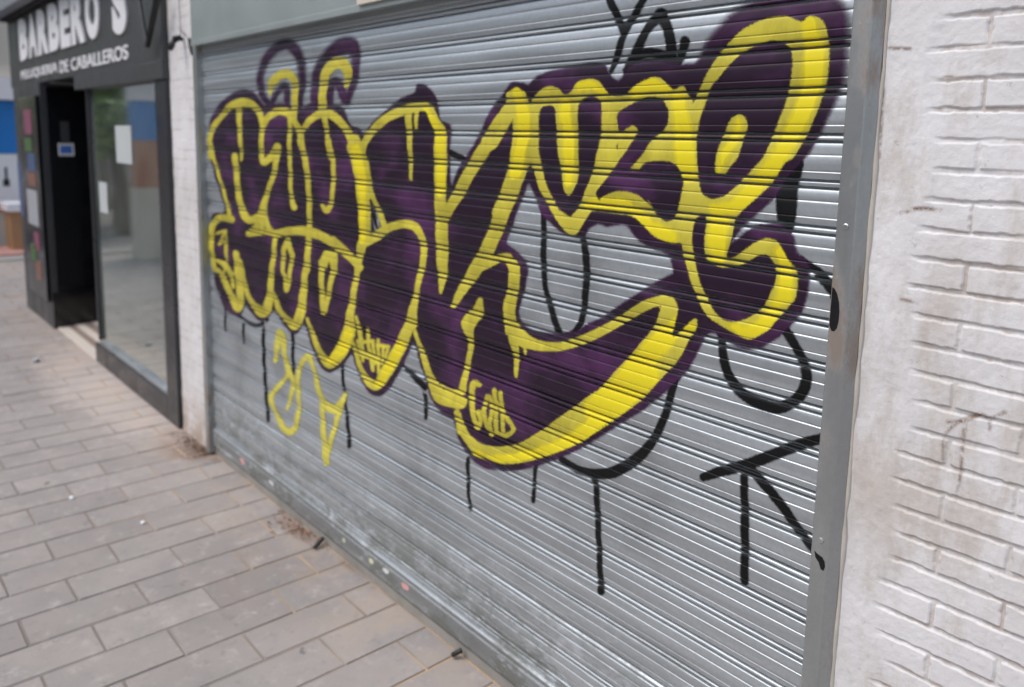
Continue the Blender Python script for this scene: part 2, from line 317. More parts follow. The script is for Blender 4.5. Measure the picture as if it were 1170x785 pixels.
T_purple_strokes=[[(305,117.9,3.4),(297.9,106.4,3.4),(296.8,87.3,3.4),(302.5,69.2,3.8),(315.5,54.8,5.3),(328.9,50.6,5.7),(338.4,58.7,5),(343.2,72,3.8),(345.1,91.1,3.4),(342.2,110.2,3.1),(338.8,133.1,3.8)],[(309.8,118.8,2.3),(315.5,106.4,3.1),(324.1,97.8,3.4),(327.3,106.4,3.1),(327,119.8,2.7)],[(358.5,125.5,4.2),(359,96.8,3.8),(363.6,77.8,4.2),(373.8,63.4,5.3),(388.1,53.9,8.6),(400.5,52,8),(405.7,68.2,4.2),(403.4,93,3.4),(394.8,115,4.2)],[(393.8,116,4.6),(389,102.6,4.6),(382.4,93,4.2),(377.6,96.8,4.2),(375.7,110.2,3.8),(375.7,121.7,3.4)],[(344.1,129.3,3.4),(353.7,121.7,3.4),(365.2,119.8,3.4)]]
T_yellow_strokes=[[(240.1,179.9,2.3),(239.1,159.9,2.7),(242,146.5,3.1),(250.6,135.1,3.1),(262,121.7,3.8),(275.4,116.9,4.8),(286.9,119.4,4.2),(295.4,129.3,3.4),(298.7,140.8,3.1),(298.3,154.2,2.7),(297.4,179.9,2.7)],[(271.6,119.8,3.8),(272.5,144.6,2.5),(274.1,167.5,2.1),(274.4,160,1.9),(275,182.9,1.3)],[(239.1,160,2.3),(244.8,184.8,1.7),(253.4,213.5,1.7),(261.1,244,2.3)],[(267.4,178.1,3.4),(269.7,198.2,3.1),(271.6,223,3.2),(277.3,244,3.8),(284.9,251.7,4.2),(294.5,246.9,3.8),(299.3,238.3,3.8)],[(298.3,159,2.5),(297.4,175.3,2.7),(300.2,185.8,3.4),(307.9,180.1,4.2),(316.5,167.6,4.2)],[(317,168.6,3.4),(311.7,198.2,2.9),(304,221.1,2.9),(299.3,240.2,4.6),(297.9,255.5,5.7),(284.9,266.6,4.2)],[(299.3,242.1,3.4),(305.9,259.3,3.4),(313.6,268.9,3.4)],[(284,266.6,3.8),(300.2,265.1,3.8),(315.5,267,4.2),(330.8,264.1,4.6),(349.9,264.1,5.3),(369,270.8,5),(388.1,284.1,4.6),(403.4,297.5,4.2),(411,306.1,3.8)],[(329.8,159,2.1),(330.4,188.7,2.1),(330.8,211.6,2.3),(332.7,228.8,2.5),(336.1,237.4,3.1)],[(342.2,160,3.1),(348,184.8,3.1),(351.8,213.5,2.9),(353.3,240.2,2.9),(352.7,261.2,2.9),(351.8,278.4,3.2),(349.9,309.9,3.4)],[(374.7,160,2.7),(379.5,184.8,2.5),(380.1,213.5,2.5),(377.6,232.6,2.7),(372.8,241.2,3.1),(367.5,234.5,1.9)],[(403.4,168.6,7.6),(409.1,194.4,6.5),(413.3,223,6.1),(415.2,251.7,5.7),(413.9,278.4,4.8),(411,293.7,2.7),(409.1,309.9,2.7)],[(346.1,179.9,2.7),(342.2,152.2,3.4),(334.6,137.9,3.8),(328.9,129.3,4.6),(317.4,126.5,4.6),(305,134.1,3.8),(301.2,142.7,2.7)],[(330.4,137,2.3),(329.8,179.9,2.3)],[(345.1,148.4,2.7),(353.7,137,3.8),(369,128.4,4.6),(382.4,134.1,4.6),(393.8,146.5,4.2),(401.5,159.9,5),(408.1,172.3,7.3)],[(369.9,133.1,3.4),(372.8,152.2,2.3),(375.7,179.9,2.3)],[(420,152.2,3.4),(412.9,173.2,3.4)],[(307.5,107.4,1.5),(309.8,95.9,4.2),(319.3,86,5),(328.9,84.4,5),(335.6,92.1,4.2),(336.1,110.2,3.4),(334.2,137,3.8)],[(367.1,129.3,5),(368,106.4,4.2),(371.3,85.4,5),(380.4,73.5,6.5),(390,71.6,6.5),(396.7,81.6,5.3),(394.8,97.8,2.7)],[(263.5,250.7,4.2),(250.6,248.8,3.8),(242,257.4,3.4),(240.1,278.4,3.1),(242,297.5,2.7),(244.8,309.9,2.7),(248.7,309.1,2.3),(258.2,328.2,2.7),(265.8,342.5,4.2),(271.6,352.1,4.6),(274.4,339.7,4.2),(271.6,309.1,4.6),(269.3,290,3.4)],[(268.1,288,2.3),(270,301.3,3.1),(271.6,312.8,3.4)],[(246.7,267,1.3),(256.3,264.1,1.3),(248.7,279.4,1.3),(255.3,275.6,1.3),(257.2,293.7,1.3)],[(257.2,263.1,1.3),(258.2,293.7,1.3),(255.3,310.9,1.3)],[(246.7,297.5,1.5),(258.2,307.1,1.5),(265.8,312.8,1.5)],[(250.6,298.6,2.3),(260.1,307.2,2.7),(265.8,328.2,1.7)],[(252.5,311,1.3),(264.9,335.8,1.3)],[(274.4,297.6,1.5),(281.1,332,2.3),(288.8,347.3,3.4),(298.3,356.9,5.7),(305,352.1,5.7),(308.8,333.9,3.8),(309.8,314.8,3.1),(312.6,290,2.5),(313.6,272.7,2.5),(313.6,268.9,2.5)],[(313,335.8,1.7),(319.3,354.9,3.1),(328.9,366.4,3.8),(336.5,372.1,5),(342.2,360.7,5.3),(345.7,339.7,4.2),(347.6,318.6,3.4),(350.8,290,3.1)],[(350.8,364.5,1.7),(359.4,389.3,2.7),(367.1,406.5,3.8),(376.6,415.1,6.1),(388.1,402.7,7.6),(397.6,381.7,7.6),(399.5,360.7,4.6),(405.3,328.2,3.1),(410,290,2.7)],[(327.9,274.6,3.1),(324.1,286.1,2.7),(323.1,309.9,2.3),(325.1,314.8,2.3),(327.3,332,2.3),(330.8,314.8,2.3),(333.6,290,2.3),(333.6,291.8,2.5),(327.9,274.6,3.1)],[(381.4,310.9,3.4),(380.4,295.6,5),(373.8,290.8,5.3),(368,305.2,4.2),(367.1,299.6,3.4),(367.1,328.2,2.9),(369,356.9,2.9),(374.7,337.8,2.7),(380.4,309.1,3.1),(381.4,290,3.4)],[(415.3,219,5.3),(417.2,248.7,5.7),(416.3,267.8,5.7),(411.5,283,4.8),(409.6,296.4,3.1),(406.7,315.5,2.7),(402,342.2,2.7),(397.2,372.8,4.2)],[(380,274.4,4.2),(391.5,284.9,4.2),(407.7,302.1,3.4)],[(411.5,282.1,2.9),(427.8,270.6,5.3),(443,260.5,4.8),(460.2,255.9,4.6),(473.6,259.2,4.6),(481.6,273.5,3.8),(483.1,292.6,3.4),(479.7,311.7,3.4),(474.5,338.4,3.1),(469.8,369.9,6.1)],[(423.5,218.1,2.3),(429.7,235.3,2.7),(438.3,257.2,3.1)],[(404.8,159.8,5.7),(410.6,177,6.1),(415.3,194.2,6.1),(420.1,222.8,5.3)],[(414.4,165.5,3.8),(423.9,150.2,4.2),(441.1,134.9,5),(460.2,126.3,5.3),(479.3,121.6,5.3),(488.9,123.5,4.6),(495.6,136.8,5),(502.2,152.1,6.5),(502.2,184.6,7.3),(502.2,222.8,6.3)],[(465.9,127.3,4.2),(466.9,150.2,3.1),(468.2,177,2.3),(468.6,204.7,1.5)],[(475.5,126.3,2.7),(474.5,148.3,1.3)],[(502.2,219,6.3),(503.2,239.1,6.5),(504.1,267.8,6.9),(504.1,296.4,6.5),(504.5,315.5,5),(503.2,334.6,1.5)],[(585.3,119.7,8.8),(571,140.7,8),(555.7,165.5,7.3),(538.5,192.2,6.9),(522.3,222.8,6.5),(511.8,241,5.3),(506.1,252.5,4.6)],[(589.8,105.8,5.7),(581.8,124.2,8.3),(566.9,148.2,9.2),(558.9,162,9.6)],[(593.9,109.3,6.4),(597.1,137.9,11.9),(596.2,167.7,12.4),(587.5,202.1,10.3),(571.5,243.4,9.6)],[(576.7,231.5,8.8),(567.2,258.2,8.2),(555.7,284.9,8),(542.4,307.9,7.6),(529,328.9,5.7),(517.1,349.9,2.7)],[(542.4,307.9,4.8),(559.5,300.2,4.6),(572.9,293.5,3.8),(580,293.5,3.4)],[(548.1,343.2,3.1),(545.2,355.6,6.1),(535.7,369.9,7.6)],[(548.1,343.8,3.1),(544.6,357.2,7.3),(535.1,368.6,8),(536.6,383.9,4.2),(537.6,397.3,3.1),(532.8,422.1,3.2),(527.5,447,4.6)],[(402,389.7,1.7),(412.5,422.1,2.9),(420.1,435.5,4.2),(429.7,441.2,5),(441.1,424,6.9),(456.4,395.4,6.9),(467.9,368.6,5.7),(473.6,343.8,3.4)],[(473,378.2,1.9),(481.2,403,2.9),(490.8,431.7,4.2),(502.2,452.7,7.3),(513.7,456.5,8.4),(526.1,459.4,7.6)],[(502.2,441.2,1.5),(517.5,448.9,3.1),(529,445.1,3.4)],[(522.3,471.8,3.8),(526.1,492.8,3.8)],[(406.7,362,1.7),(411.5,387.8,2.5),(414.4,412.6,1.7)],[(419.2,376.3,1.9),(420.5,397.3,1.9),(425.8,423.1,1.9)],[(410.6,391.6,1.9),(424.9,389.7,1.9)],[(425.3,393.5,1.7),(426.8,416.4,1.7)],[(430.6,388.7,1.7),(432,425,1.7)],[(430,394.4,1.9),(443,396.3,1.9)],[(437.3,395.4,1.5),(435,415.4,1.5)],[(442.1,399.2,1.5),(438.8,408.8,1.5)],[(413.4,405.9,2.7),(427.8,409.7,2.7)],[(408.6,389.7,2.3),(411.5,404.9,2.3)],[(416.3,403,1.9),(430.6,414.5,1.9)],[(547.7,440.1,2.3),(541.7,437.8,3.7),(538.5,448.8,3.2),(540.8,471.7,2.8),(545.8,488.9,2.8),(550,478.6,2.3),(545.8,470.5,1.8),(553.2,471.7,1.8)],[(556.2,452.9,2.3),(553.2,469.4,2.3),(557.8,490,2.3),(561.9,471.7,2.3),(560.1,454.5,2.3),(556.2,452.9,2.3)],[(564.6,445.3,2.5),(566.5,467.1,2.5),(567.6,494.6,2.5)],[(560.1,478.6,2.1),(561.4,498,2.1)],[(571.5,448.8,2.3),(573.8,471.7,2.3),(575.6,492.3,2.3)],[(567.6,460.2,1.8),(577.9,476.3,2.3),(587.6,490.5,2.5),(577.9,498,2.8),(566.5,494.6,2.3)],[(557.7,299.1,4.6),(573.8,294.5,4.6),(584.8,303.7,6),(586.4,318.6,6.4),(582.9,341.5,6.4),(581.8,366.7,6.9),(589.8,380.4,7.8),(599,389.1,7.8),(617.3,395.3,5.5),(640.2,396,4.6),(665.4,388.5,5),(688.4,378.1,5),(715.9,362.1,5),(738.8,348.4,5.5),(759.4,341.5,4.6)],[(586.6,384.6,5.5),(589.4,407.5,3.2),(589.4,430.4,1.8)],[(599.7,393.8,2.3),(599.9,404.8,1.4)],[(578.6,343.8,3.4),(578.6,355.3,3.8),(579.6,380.1,2.3)]]
T_yellow_polys=[[(577.2,109.3),(582.9,103.5),(588.6,101.7),(594.4,104),(597.8,117.3),(602.4,120.7),(609.3,110.4),(619.6,101.3),(628.8,98.5),(637.9,101.3),(643.7,108.1),(651.7,104.7),(658.6,94.4),(672.3,89.8),(683.8,93.2),(691.8,104.7),(697.5,109.3),(711.3,109.3),(725,97.8),(743.4,88.7),(754.8,89.8),(764,99),(768.6,102.4),(780,97.8),(783.5,105.8),(789.2,114.5),(789.8,119.2),(799,100.8),(808.1,82.5),(819.6,64.2),(835.6,45.8),(851.7,32.1),(874.6,21.8),(897.5,18.3),(915.9,25.2),(925,18.3),(936.5,20.6),(943.4,29.8),(946.8,57.3),(945.7,87.1),(936.5,119.2),(925,146.7),(906.7,179.9),(898.1,185.2),(882.1,208.1),(863.8,226.5),(847.7,240.2),(838.6,251.7),(835.1,274.6),(829.4,295.2),(840.8,292.9),(859.2,279.2),(875.2,272.3),(886.7,275.7),(895.9,288.4),(900.4,297.5),(909.6,309),(910.8,325),(908.5,339.9),(905,345.2),(889,363.5),(877.5,377.3),(863.8,385.3),(854.6,387.6),(843.1,383),(827.1,373.9),(808.8,361.3),(797.3,342.9),(789.3,321.1),(785.8,309),(780.1,292.9),(778.5,278),(767.5,278),(747.9,270.4),(734.2,256.7),(720.4,246.4),(697.5,242.9),(676.9,240.6),(672.3,245.2),(658.6,267),(648.2,267),(635.6,250.9),(617.3,220),(609.3,197.5),(604,185.6),(597.8,188.4),(589.8,188.4),(586.4,163.1),(587,137.9),(581.8,133.3)],[(755.6,349.8),(746.5,375),(721.3,404.8),(693.8,434.6),(680,448.4),(681.1,446.5),(646.7,471.7),(614.6,494.6),(591.7,507.2),(568.8,510.6),(550.4,507.2),(536.7,496.9),(528.6,480.8),(526.4,470.5),(518.8,472.8),(525.2,494.6),(536.7,512.9),(541.3,519.8),(559.6,526.7),(577.9,530.1),(600.8,527.8),(628.4,519.8),(660.4,507.2),(683.4,492.3),(706.3,476.3),(680,490.8),(707.5,475.9),(735,455.2),(755.6,432.3),(776.3,409.4),(787.7,386.5),(795.7,375),(796.9,365.8),(793.5,364.2),(783.1,372.7),(771.7,384.2),(767.6,382.3),(774,359),(774,349.8),(768.2,340.6),(757.9,339.5),(748.8,342.9),(751.1,349.8)]]
T_yellow_holes=[[(615,126.5),(613.9,151.7),(615,174.6),(620.7,204.4),(635.6,236.5),(644.8,244.1),(651.7,247.5),(658.6,239.5),(663.1,230.8),(674.6,202.1),(681.5,174.6),(685.6,151.7),(686.1,121.9),(681.5,111.6),(672.3,109.3),(663.1,113.9),(658.6,121.9),(658.6,151.7),(660.2,186.1),(659,206.7),(654,218.1),(649.4,223.2),(644.8,218.1),(640.2,195.2),(635.6,163.1),(633.3,126.5),(628.8,120.1),(619.6,121)],[(704.4,128.8),(720.4,118.4),(734.2,111.6),(747.9,110.4),(757.1,115),(762.8,126.5),(762.8,140.2),(754.8,151.7),(743.4,160.8),(731.9,179.2),(720.4,191.8),(720.4,195.2),(727.3,195.2),(736.5,186.1),(750.2,183.8),(766.3,184.9),(775.4,192.9),(780,206.7),(778.9,220.4),(774.4,240.2),(767.5,251.7),(758.3,252.8),(749.2,244.8),(740,228.8),(743.4,236.5),(729.6,223.9),(715.9,219.3),(702.1,219.3),(688.4,225),(683.8,229.6),(680.3,220.4),(688.4,209),(699.8,192.9),(715.9,170),(725,154),(726.2,147.1),(720.4,143.7),(706.7,151.7),(704.4,144.8)],[(844.8,61.9),(858.6,53.9),(879.2,45.8),(895.2,48.1),(903.2,57.3),(905.5,73.3),(902.1,98.6),(895.2,123.8),(883.8,151.3),(872.3,179.9),(854.6,199),(840.8,212.7),(827.1,224.2),(813.3,227.6),(801.9,221.9),(797.3,205.8),(795,160),(795.5,149),(801.3,128.4),(810.4,100.8),(821.9,87.1),(831.1,75.6)],[(792.7,251.7),(799.6,245.9),(806.5,248.2),(805.3,270),(805.3,290.6),(811.1,299.8),(827.1,305.5),(847.7,302.1),(863.8,292.9),(875.2,290.6),(882.1,297.5),(886.7,309),(885.5,322.7),(879.8,337.6),(868.4,354.4),(852.3,364.7),(838.6,368.1),(824.8,364.7),(813.3,352.1),(804.2,333.8),(801.9,329.6),(795,306.7),(791.6,288.4),(790.4,270)],[(702.6,165.4),(705.5,163.6),(704.4,171.2)]]
T_yellow_add=[[(844.8,130.6),(851.7,135.2),(852.8,144.4),(849.4,155.9),(842.5,179.9),(834,189.8),(827.1,199),(820.2,201.3),(816.8,194.4),(819.1,173.8),(828.8,146.7),(835.6,135.2)]]
T_coat=[[(543.5,517.5,3.2),(564.2,523.9,4.1),(587.1,522.6,5.5),(614.6,517.5,6.9),(642.1,508.4,8.3),(665,495.7,9.6),(687.9,477.4,11),(715.4,453.3,12.8),(740,430.4,14.2)],[(680,466.7,13.8),(707.5,441.5,14.2),(735,411.7,14.2),(755.6,388.8,12.6),(771.7,372.7,9.2),(787.7,375,6.9)],[(925,25.2,10.3),(929.6,57.3,13.8),(927.3,91.7,12.6),(915.9,128.4,11.5),(902.1,160.4,11.5)],[(898.1,164.6,10.3),(882.1,192.1,10.3),(859.2,217.3,9.6),(838.6,235.6,9.2),(817.9,240.2,8.3)],[(822.5,251.7,11.5),(820.2,274.6,11.5),(820.2,295.2,9.2)],[(891.3,288.4,7.8),(898.1,306.7,9.2),(895.9,338.8,9.6)],[(589.8,105.8,5),(596.7,128.8,9.2),(596.7,156.3,9.2),(587.5,197.5,8.3)],[(644.8,117.3,6.9),(648.2,163.1,8.3),(649.4,209,5.5)],[(773.2,112.7,9.2),(780,151.7,11.5),(784.6,197.5,11.5)],[(672.3,233.8,6.9),(697.5,233.8,8.3),(720.4,238.3,8.3),(743.4,259,8.3),(766.3,270.4,8.3)],[(487,127.3,3.8),(502.2,155.9,5.7),(502.2,219,5.7)],[(898.1,331.5,6.9),(877.5,365.8,8.3),(854.6,379.6,6.9),(836.3,372.7,6)],[(663.1,99,6.9),(674.6,96.7,6.9),(688.4,105.8,5.5)],[(725,105.8,6.9),(743.4,96.7,7.8),(761.7,103.5,6.9)],[(844.8,139.8,3.7),(837.9,160.4,5),(827.1,176,5),(821.4,196.7,3.2)],[(407.2,171.5,6.9),(412.9,217.3,5.3),(413.9,274.6,4.2)],[(456.4,395.4,5),(441.1,424,5),(431.6,439.3,4.2)],[(397.6,381.7,6.5),(388.1,402.7,6.5),(376.6,412.2,5)]]
T_tagY=[[(314.4,412.4,2.3),(316.7,395.2,3.4),(319.4,381,4.6),(323.5,388.3,3.2),(325.8,409,2.8),(330.4,425,3.2),(335,436.5,3.2),(331.6,454.8,2.1),(327.7,467.4,1.4)],[(329.3,428.4,2.3),(314.4,445.6,2.8),(309.3,453,2.8),(313.2,468.6,2.3),(323.5,489.2,3.2),(330.9,493.8,4.1),(337.3,486.9,3.2),(341.2,466.3,2.3),(340.1,438.8,2.3),(341.9,420.4,2.8),(351.5,406.7,3.2),(357.9,420.4,2.3),(363.7,445.6,2.8),(370.5,461.7,3.7),(380.8,468.1,5),(390,459.4,3.4),(393.9,449.1,1.6)],[(367.1,454.8,2.8),(368.2,484.6,2.8),(370.5,507.5,3.4),(372.1,528.1,4.1)],[(388.2,465.1,3),(379,498.4,2.8),(372.8,519,3.2)]]
T_tags={'letters':[[(694.4,-1.9,4.2),(703,17.2,4.2),(711.6,37.2,3.8)],[(734.5,-1.9,3.8),(722.1,19.1,3.8),(712.6,38.2,3.8),(704.9,61.1,3.6),(696.9,81.2,2.3)],[(752.7,17.2,7.3),(739.3,32.5,4.6),(727.9,55.4,5),(715.4,80.2,5)],[(753.6,16.2,7.3),(762.2,32.5,5.3),(766.1,49.7,5.7),(765.1,74.5,6.9)],[(724,64,5.3),(743.1,60.2,5.3),(765.1,64.9,5.3)],[(722.1,72.6,4.8),(766.1,73.5,4.8)],[(782.3,46.8,5.3),(779.4,57.3,4.6),(773.7,72.6,3.4)]],'leg':[[(906.2,187.5,11.5),(898.1,212.7,12.6),(898.1,235.6,11.5),(897,258.6,9.2)],[(914.2,295.2,2.3),(934.8,311.3,4.6),(946.3,325,5.5),(956.6,341.1,5)],[(932.5,317.7,2.8),(946.3,326.9,4.6),(955.4,341.8,4.6)]],'loop':[[(823,381.9,4.1),(825.3,404.8,4.6),(831.7,427.7,5),(843.1,446.1,5.5),(863.8,459.8,6.4),(886.7,466.7,6.4),(905,459.8,6.4),(917.6,446.1,6.4),(921.1,430,5.5),(916.5,411.7,5),(907.3,393.3,5),(897,377.3,4.6)],[(868.4,463.2,3.2),(889,469,3.2),(905,463.2,3.2)]],'hook':[[(772.1,432.3,3.7),(765.2,455.2,4.1),(758.3,478.1,4.4),(746.9,501.1,5),(733.6,518.3,6),(717.5,530.9,6.4),(699.2,540.1,6.4),(678.6,541.3,5.5),(660.2,536.7,4.6),(641.9,525.2,3.7)],[(675.1,544.7,1.8),(680.8,555,3.2),(682.5,596.3,3),(684.3,637.5,3),(685.9,676.5,3.7)]],'U':[[(620.7,245.2,2.8),(619.6,277.3,3),(619.6,307.1,3),(623,334.6,2.8),(631.1,359.8,3.2),(639.1,383.9,4.1)],[(664.3,269.3,3),(668.9,295.6,3.7),(668.9,323.1,3.7),(666.6,348.4,3.4),(663.1,369,3.2),(654,380.4,2.8),(639.1,385.5,2.8)]],'R':[[(803.5,545.3,4.6),(824.2,538.4,5.7),(851.7,531.6,6.6),(879.2,521.3,6.4),(909,509.8,6.4),(943.4,499.5,5.7)],[(849.4,541.9,4.1),(850.1,594.6,4.4),(850.1,659.9,4.4),(850.5,665.2,3.9)],[(851.7,533.9,5.7),(867.7,548.8,5),(892.9,578.6,4.8),(911.3,606.1,5),(931.9,632.4,4.1)]],'small':[[(512.7,174.1,3.4),(529.9,183.1,3.8)],[(458.8,418.1,1.4),(474.8,433,3),(485.1,442.9,3.2)],[(270.6,359.7,1.5),(283,368.3,1.7),(294.5,372.1,2.1),(305,365.4,1.9)],[(422.4,227.6,1),(425.8,244.8,2.1),(430,261.1,1.3)]],'drips':[[(612.1,532.1,2.1),(609.8,555,1.8),(609.1,572.9,2.1)],[(533.9,524.4,2.1),(534.4,559.9,1.8),(536.8,583,1.6)],[(299.5,367.7,1.8),(302.9,438.8,1.8),(306.1,481.2,1.8)],[(333.9,379.2,1.8),(335,427.3,1.4)],[(390.5,418.1,1.6),(393.9,461.7,1.6),(398.3,510.3,2.1)],[(485.1,443.3,2.3),(486.3,478.2,1.8)],[(256.3,347.3,1.3),(256.3,378.8,1)],[(277.3,364.5,1.5),(277.9,392.2,1.1)],[(300.2,368.3,1.5),(302.1,440.9,1.3)],[(334.6,379.8,1.5),(335.4,432.3,1.1)],[(390.6,421.8,1.5),(391.9,440.9,1.5)]]}

def crom(P, n=4, closed=False):
    P = np.array(P, float); N = len(P)
    if N < 3: return P
    out = []
    for i in range(N if closed else N-1):
        if closed: a, b, c, d = P[(i-1) % N], P[i], P[(i+1) % N], P[(i+2) % N]
        else: a, b, c, d = P[max(i-1, 0)], P[i], P[i+1], P[min(i+2, N-1)]
        # sharp corner: fall back to straight
        for t in np.arange(n)/n:
            out.append(.5*((2*b)+(-a+c)*t*.8+(2*a-5*b+4*c-d)*t*t*.8+(-a+3*b-3*c+d)*t**3*.8) + .2*0 if False else catm(a, b, c, d, t))
    if not closed: out.append(P[-1])
    return np.array(out)
def catm(a, b, c, d, t, k=.38):
    m0 = k*(c-a); m1 = k*(d-b); t2 = t*t; t3 = t2*t
    return (2*t3-3*t2+1)*b+(t3-2*t2+t)*m0+(-2*t3+3*t2)*c+(t3-t2)*m1
class Field:
    def __init__(s, px, py): s.px = px.ravel(); s.py = py.ravel()
    def stroke(s, pts, out):
        q = crom(pts, 4); q[:, 2] = np.maximum(q[:, 2], .5)
        mg = q[:, 2].max()+9
        idx = np.nonzero((s.px > q[:, 0].min()-mg) & (s.px < q[:, 0].max()+mg) & (s.py > q[:, 1].min()-mg) & (s.py < q[:, 1].max()+mg))[0]
        if not len(idx): return
        x = s.px[idx]; y = s.py[idx]; best = np.full(len(idx), -99.)
        for (x0, y0, r0), (x1, y1, r1) in zip(q[:-1], q[1:]):
            m = max(r0, r1)+9
            k = np.nonzero((x > min(x0, x1)-m) & (x < max(x0, x1)+m) & (y > min(y0, y1)-m) & (y < max(y0, y1)+m))[0]
            if not len(k): continue
            dx, dy = x1-x0, y1-y0; L = dx*dx+dy*dy+1e-9; t = np.clip(((x[k]-x0)*dx+(y[k]-y0)*dy)/L, 0, 1)
            best[k] = np.maximum(best[k], r0+(r1-r0)*t-np.hypot(x[k]-x0-t*dx, y[k]-y0-t*dy))
        out[idx] = np.maximum(out[idx], best)
    def poly(s, pts):
        q = crom(pts, 3, True); mg = 10; out = np.full(len(s.px), -99.)
        idx = np.nonzero((s.px > q[:, 0].min()-mg) & (s.px < q[:, 0].max()+mg) & (s.py > q[:, 1].min()-mg) & (s.py < q[:, 1].max()+mg))[0]
        x = s.px[idx]; y = s.py[idx]; ins = np.zeros(len(idx), bool); dm = np.full(len(idx), 99.)
        N = len(q)
        for i in range(N):
            x0, y0 = q[i]; x1, y1 = q[(i+1) % N]
            c = (y0 > y) != (y1 > y)
            if y1 != y0: ins ^= c & (x < (x1-x0)*(y-y0)/(y1-y0)+x0)
            k = np.nonzero((x > min(x0, x1)-30) & (x < max(x0, x1)+30) & (y > min(y0, y1)-30) & (y < max(y0, y1)+30))[0]
            dx, dy = x1-x0, y1-y0; L = dx*dx+dy*dy+1e-9; t = np.clip(((x[k]-x0)*dx+(y[k]-y0)*dy)/L, 0, 1)
            dm[k] = np.minimum(dm[k], np.hypot(x[k]-x0-t*dx, y[k]-y0-t*dy))
        out[idx] = np.where(ins, np.minimum(dm, 40), -np.minimum(dm, 40)); return out

# ------------------------------------------------------------------ rolling shutter
XL, XR, ZB, ZT = -4.44, -.785, .141, 2.36
P_ = .0978; Z0 = 2.0338                    # slat pitch, centre height of one joint
# protrusion (mm, towards the street) against fraction of the pitch going down, joint bead centred on 0
PROF = [(0, 3.2), (.022, 3.0), (.040, 1.9), (.049, -1), (.054, -11), (.080, -14), (.105, -11), (.111, 0), (.122, 1.5), (.135, 2.2), (.20, 3.1), (.28, 3.7), (.336, 4.0), (.346, 3.9), (.353, 3.3), (.363, 2.3), (.375, 2.3), (.386, 3.3), (.393, 4.0), (.403, 4.3),
        (.47, 4.8), (.55, 5.0), (.63, 4.8), (.690, 4.4), (.700, 4.2), (.707, 3.4), (.717, 2.3), (.729, 2.3), (.740, 3.2), (.747, 3.7), (.757, 3.6), (.80, 3.1), (.85, 2.4), (.880, 1.6), (.889, 0), (.895, -11), (.920, -14), (.945, -11), (.951, -1), (.960, 1.9), (.978, 3.0)]
rows = []
k = -4
while True:
    zc = Z0-k*P_
    if zc < ZB-.1: break
    for t, q in PROF:
        z = zc-t*P_
        if ZB-.004 <= z <= ZT: rows.append((z, q*.001, k))
    k += 1
rows.sort(key=lambda r: -r[0])
rz = np.array([r[0] for r in rows]); rq = np.array([r[1] for r in rows]); rk = np.array([r[2] for r in rows])
xs = np.arange(XL, XR+.001, .0055)
NR, NC = len(rz), len(xs)
ZZ, XX = np.meshgrid(rz, xs, indexing='ij'); QQ = np.repeat(rq[:, None], NC, 1); KK = np.repeat(rk[:, None], NC, 1)
slat_off = np.array([random.uniform(-.0012, .0012) for _ in range(60)])
dent = (fbm(XX*1.6, ZZ*2.2, 3, 3)-.45)*.010 + (fbm(XX*5, ZZ*4.5, 9, 2)-.4)*.003 + slat_off[KK+5] + .0008*np.sin(XX*2.3+KK*1.7)
YY = 1.607 - QQ - dent
YY_ = YY
px, py = to_px(np.stack([XX.ravel(), np.full(XX.size, D), ZZ.ravel()], -1)); px = px.reshape(NR, NC); py = py.reshape(NR, NC)
# metres per photo pixel at every point (vertical)
_, py2 = to_px(np.stack([XX.ravel(), np.full(XX.size, D), ZZ.ravel()-.01], -1)); MPP = .01/np.abs(py2.reshape(NR, NC)-py)
FLD = Field(px, py)

shutter = thing('rolling_shutter', (-2.6, 1.6, 0), 'closed galvanised roller shutter with purple and yellow bubble letter graffiti between two white walls', 'roller shutter')
# curtain: only the columns needed for its gentle dents
cs = slice(None, None, 8); Vc = np.stack([XX[:, cs], YY[:, cs], ZZ[:, cs]], -1)
grid_mesh('slat_curtain', Vc.reshape(-1, 3), NR, Vc.shape[1], M['curtain'], shutter)
# paint must follow the same coarse columns: interpolate the dents linearly between them
xc = xs[::8]
YYi = np.stack([np.interp(np.minimum(xs, xc[-1]), xc, YY[r, ::8]) for r in range(NR)]); 
def paint(name, sdf_px, mat, off, parent, soft=None, coat=None, label=None, margin=.008):
    s = (sdf_px.reshape(NR, NC)*MPP)
    s = np.clip(s, -.05, .2); s = np.where(QQ < -.006, -.02, s); keep = s > -margin
    mask = keep[:-1, :-1] | keep[1:, :-1] | keep[:-1, 1:] | keep[1:, 1:]
    mask &= (XX[1:, 1:] <= xc[-1])
    V = np.stack([XX, YYi-off, ZZ], -1).reshape(-1, 3)
    at = {'sdf': s, 'soft': np.ones_like(s) if soft is None else soft}
    if coat is not None: at['coat'] = np.clip(coat.reshape(NR, NC)*MPP, -.05, .2)
    o = grid_mesh(name, V, NR, NC, mat, parent, mask, True, at)
    if label: o['label'] = label
    return o
NEW = lambda: np.full(NR*NC, -99.)
# purple body
pur = NEW()
for p in T_purple_poly: pur = np.maximum(pur, FLD.poly(p))
for p in T_purple_holes: pur = np.minimum(pur, -FLD.poly(p))
for s_ in T_purple_strokes: FLD.stroke(s_, pur)
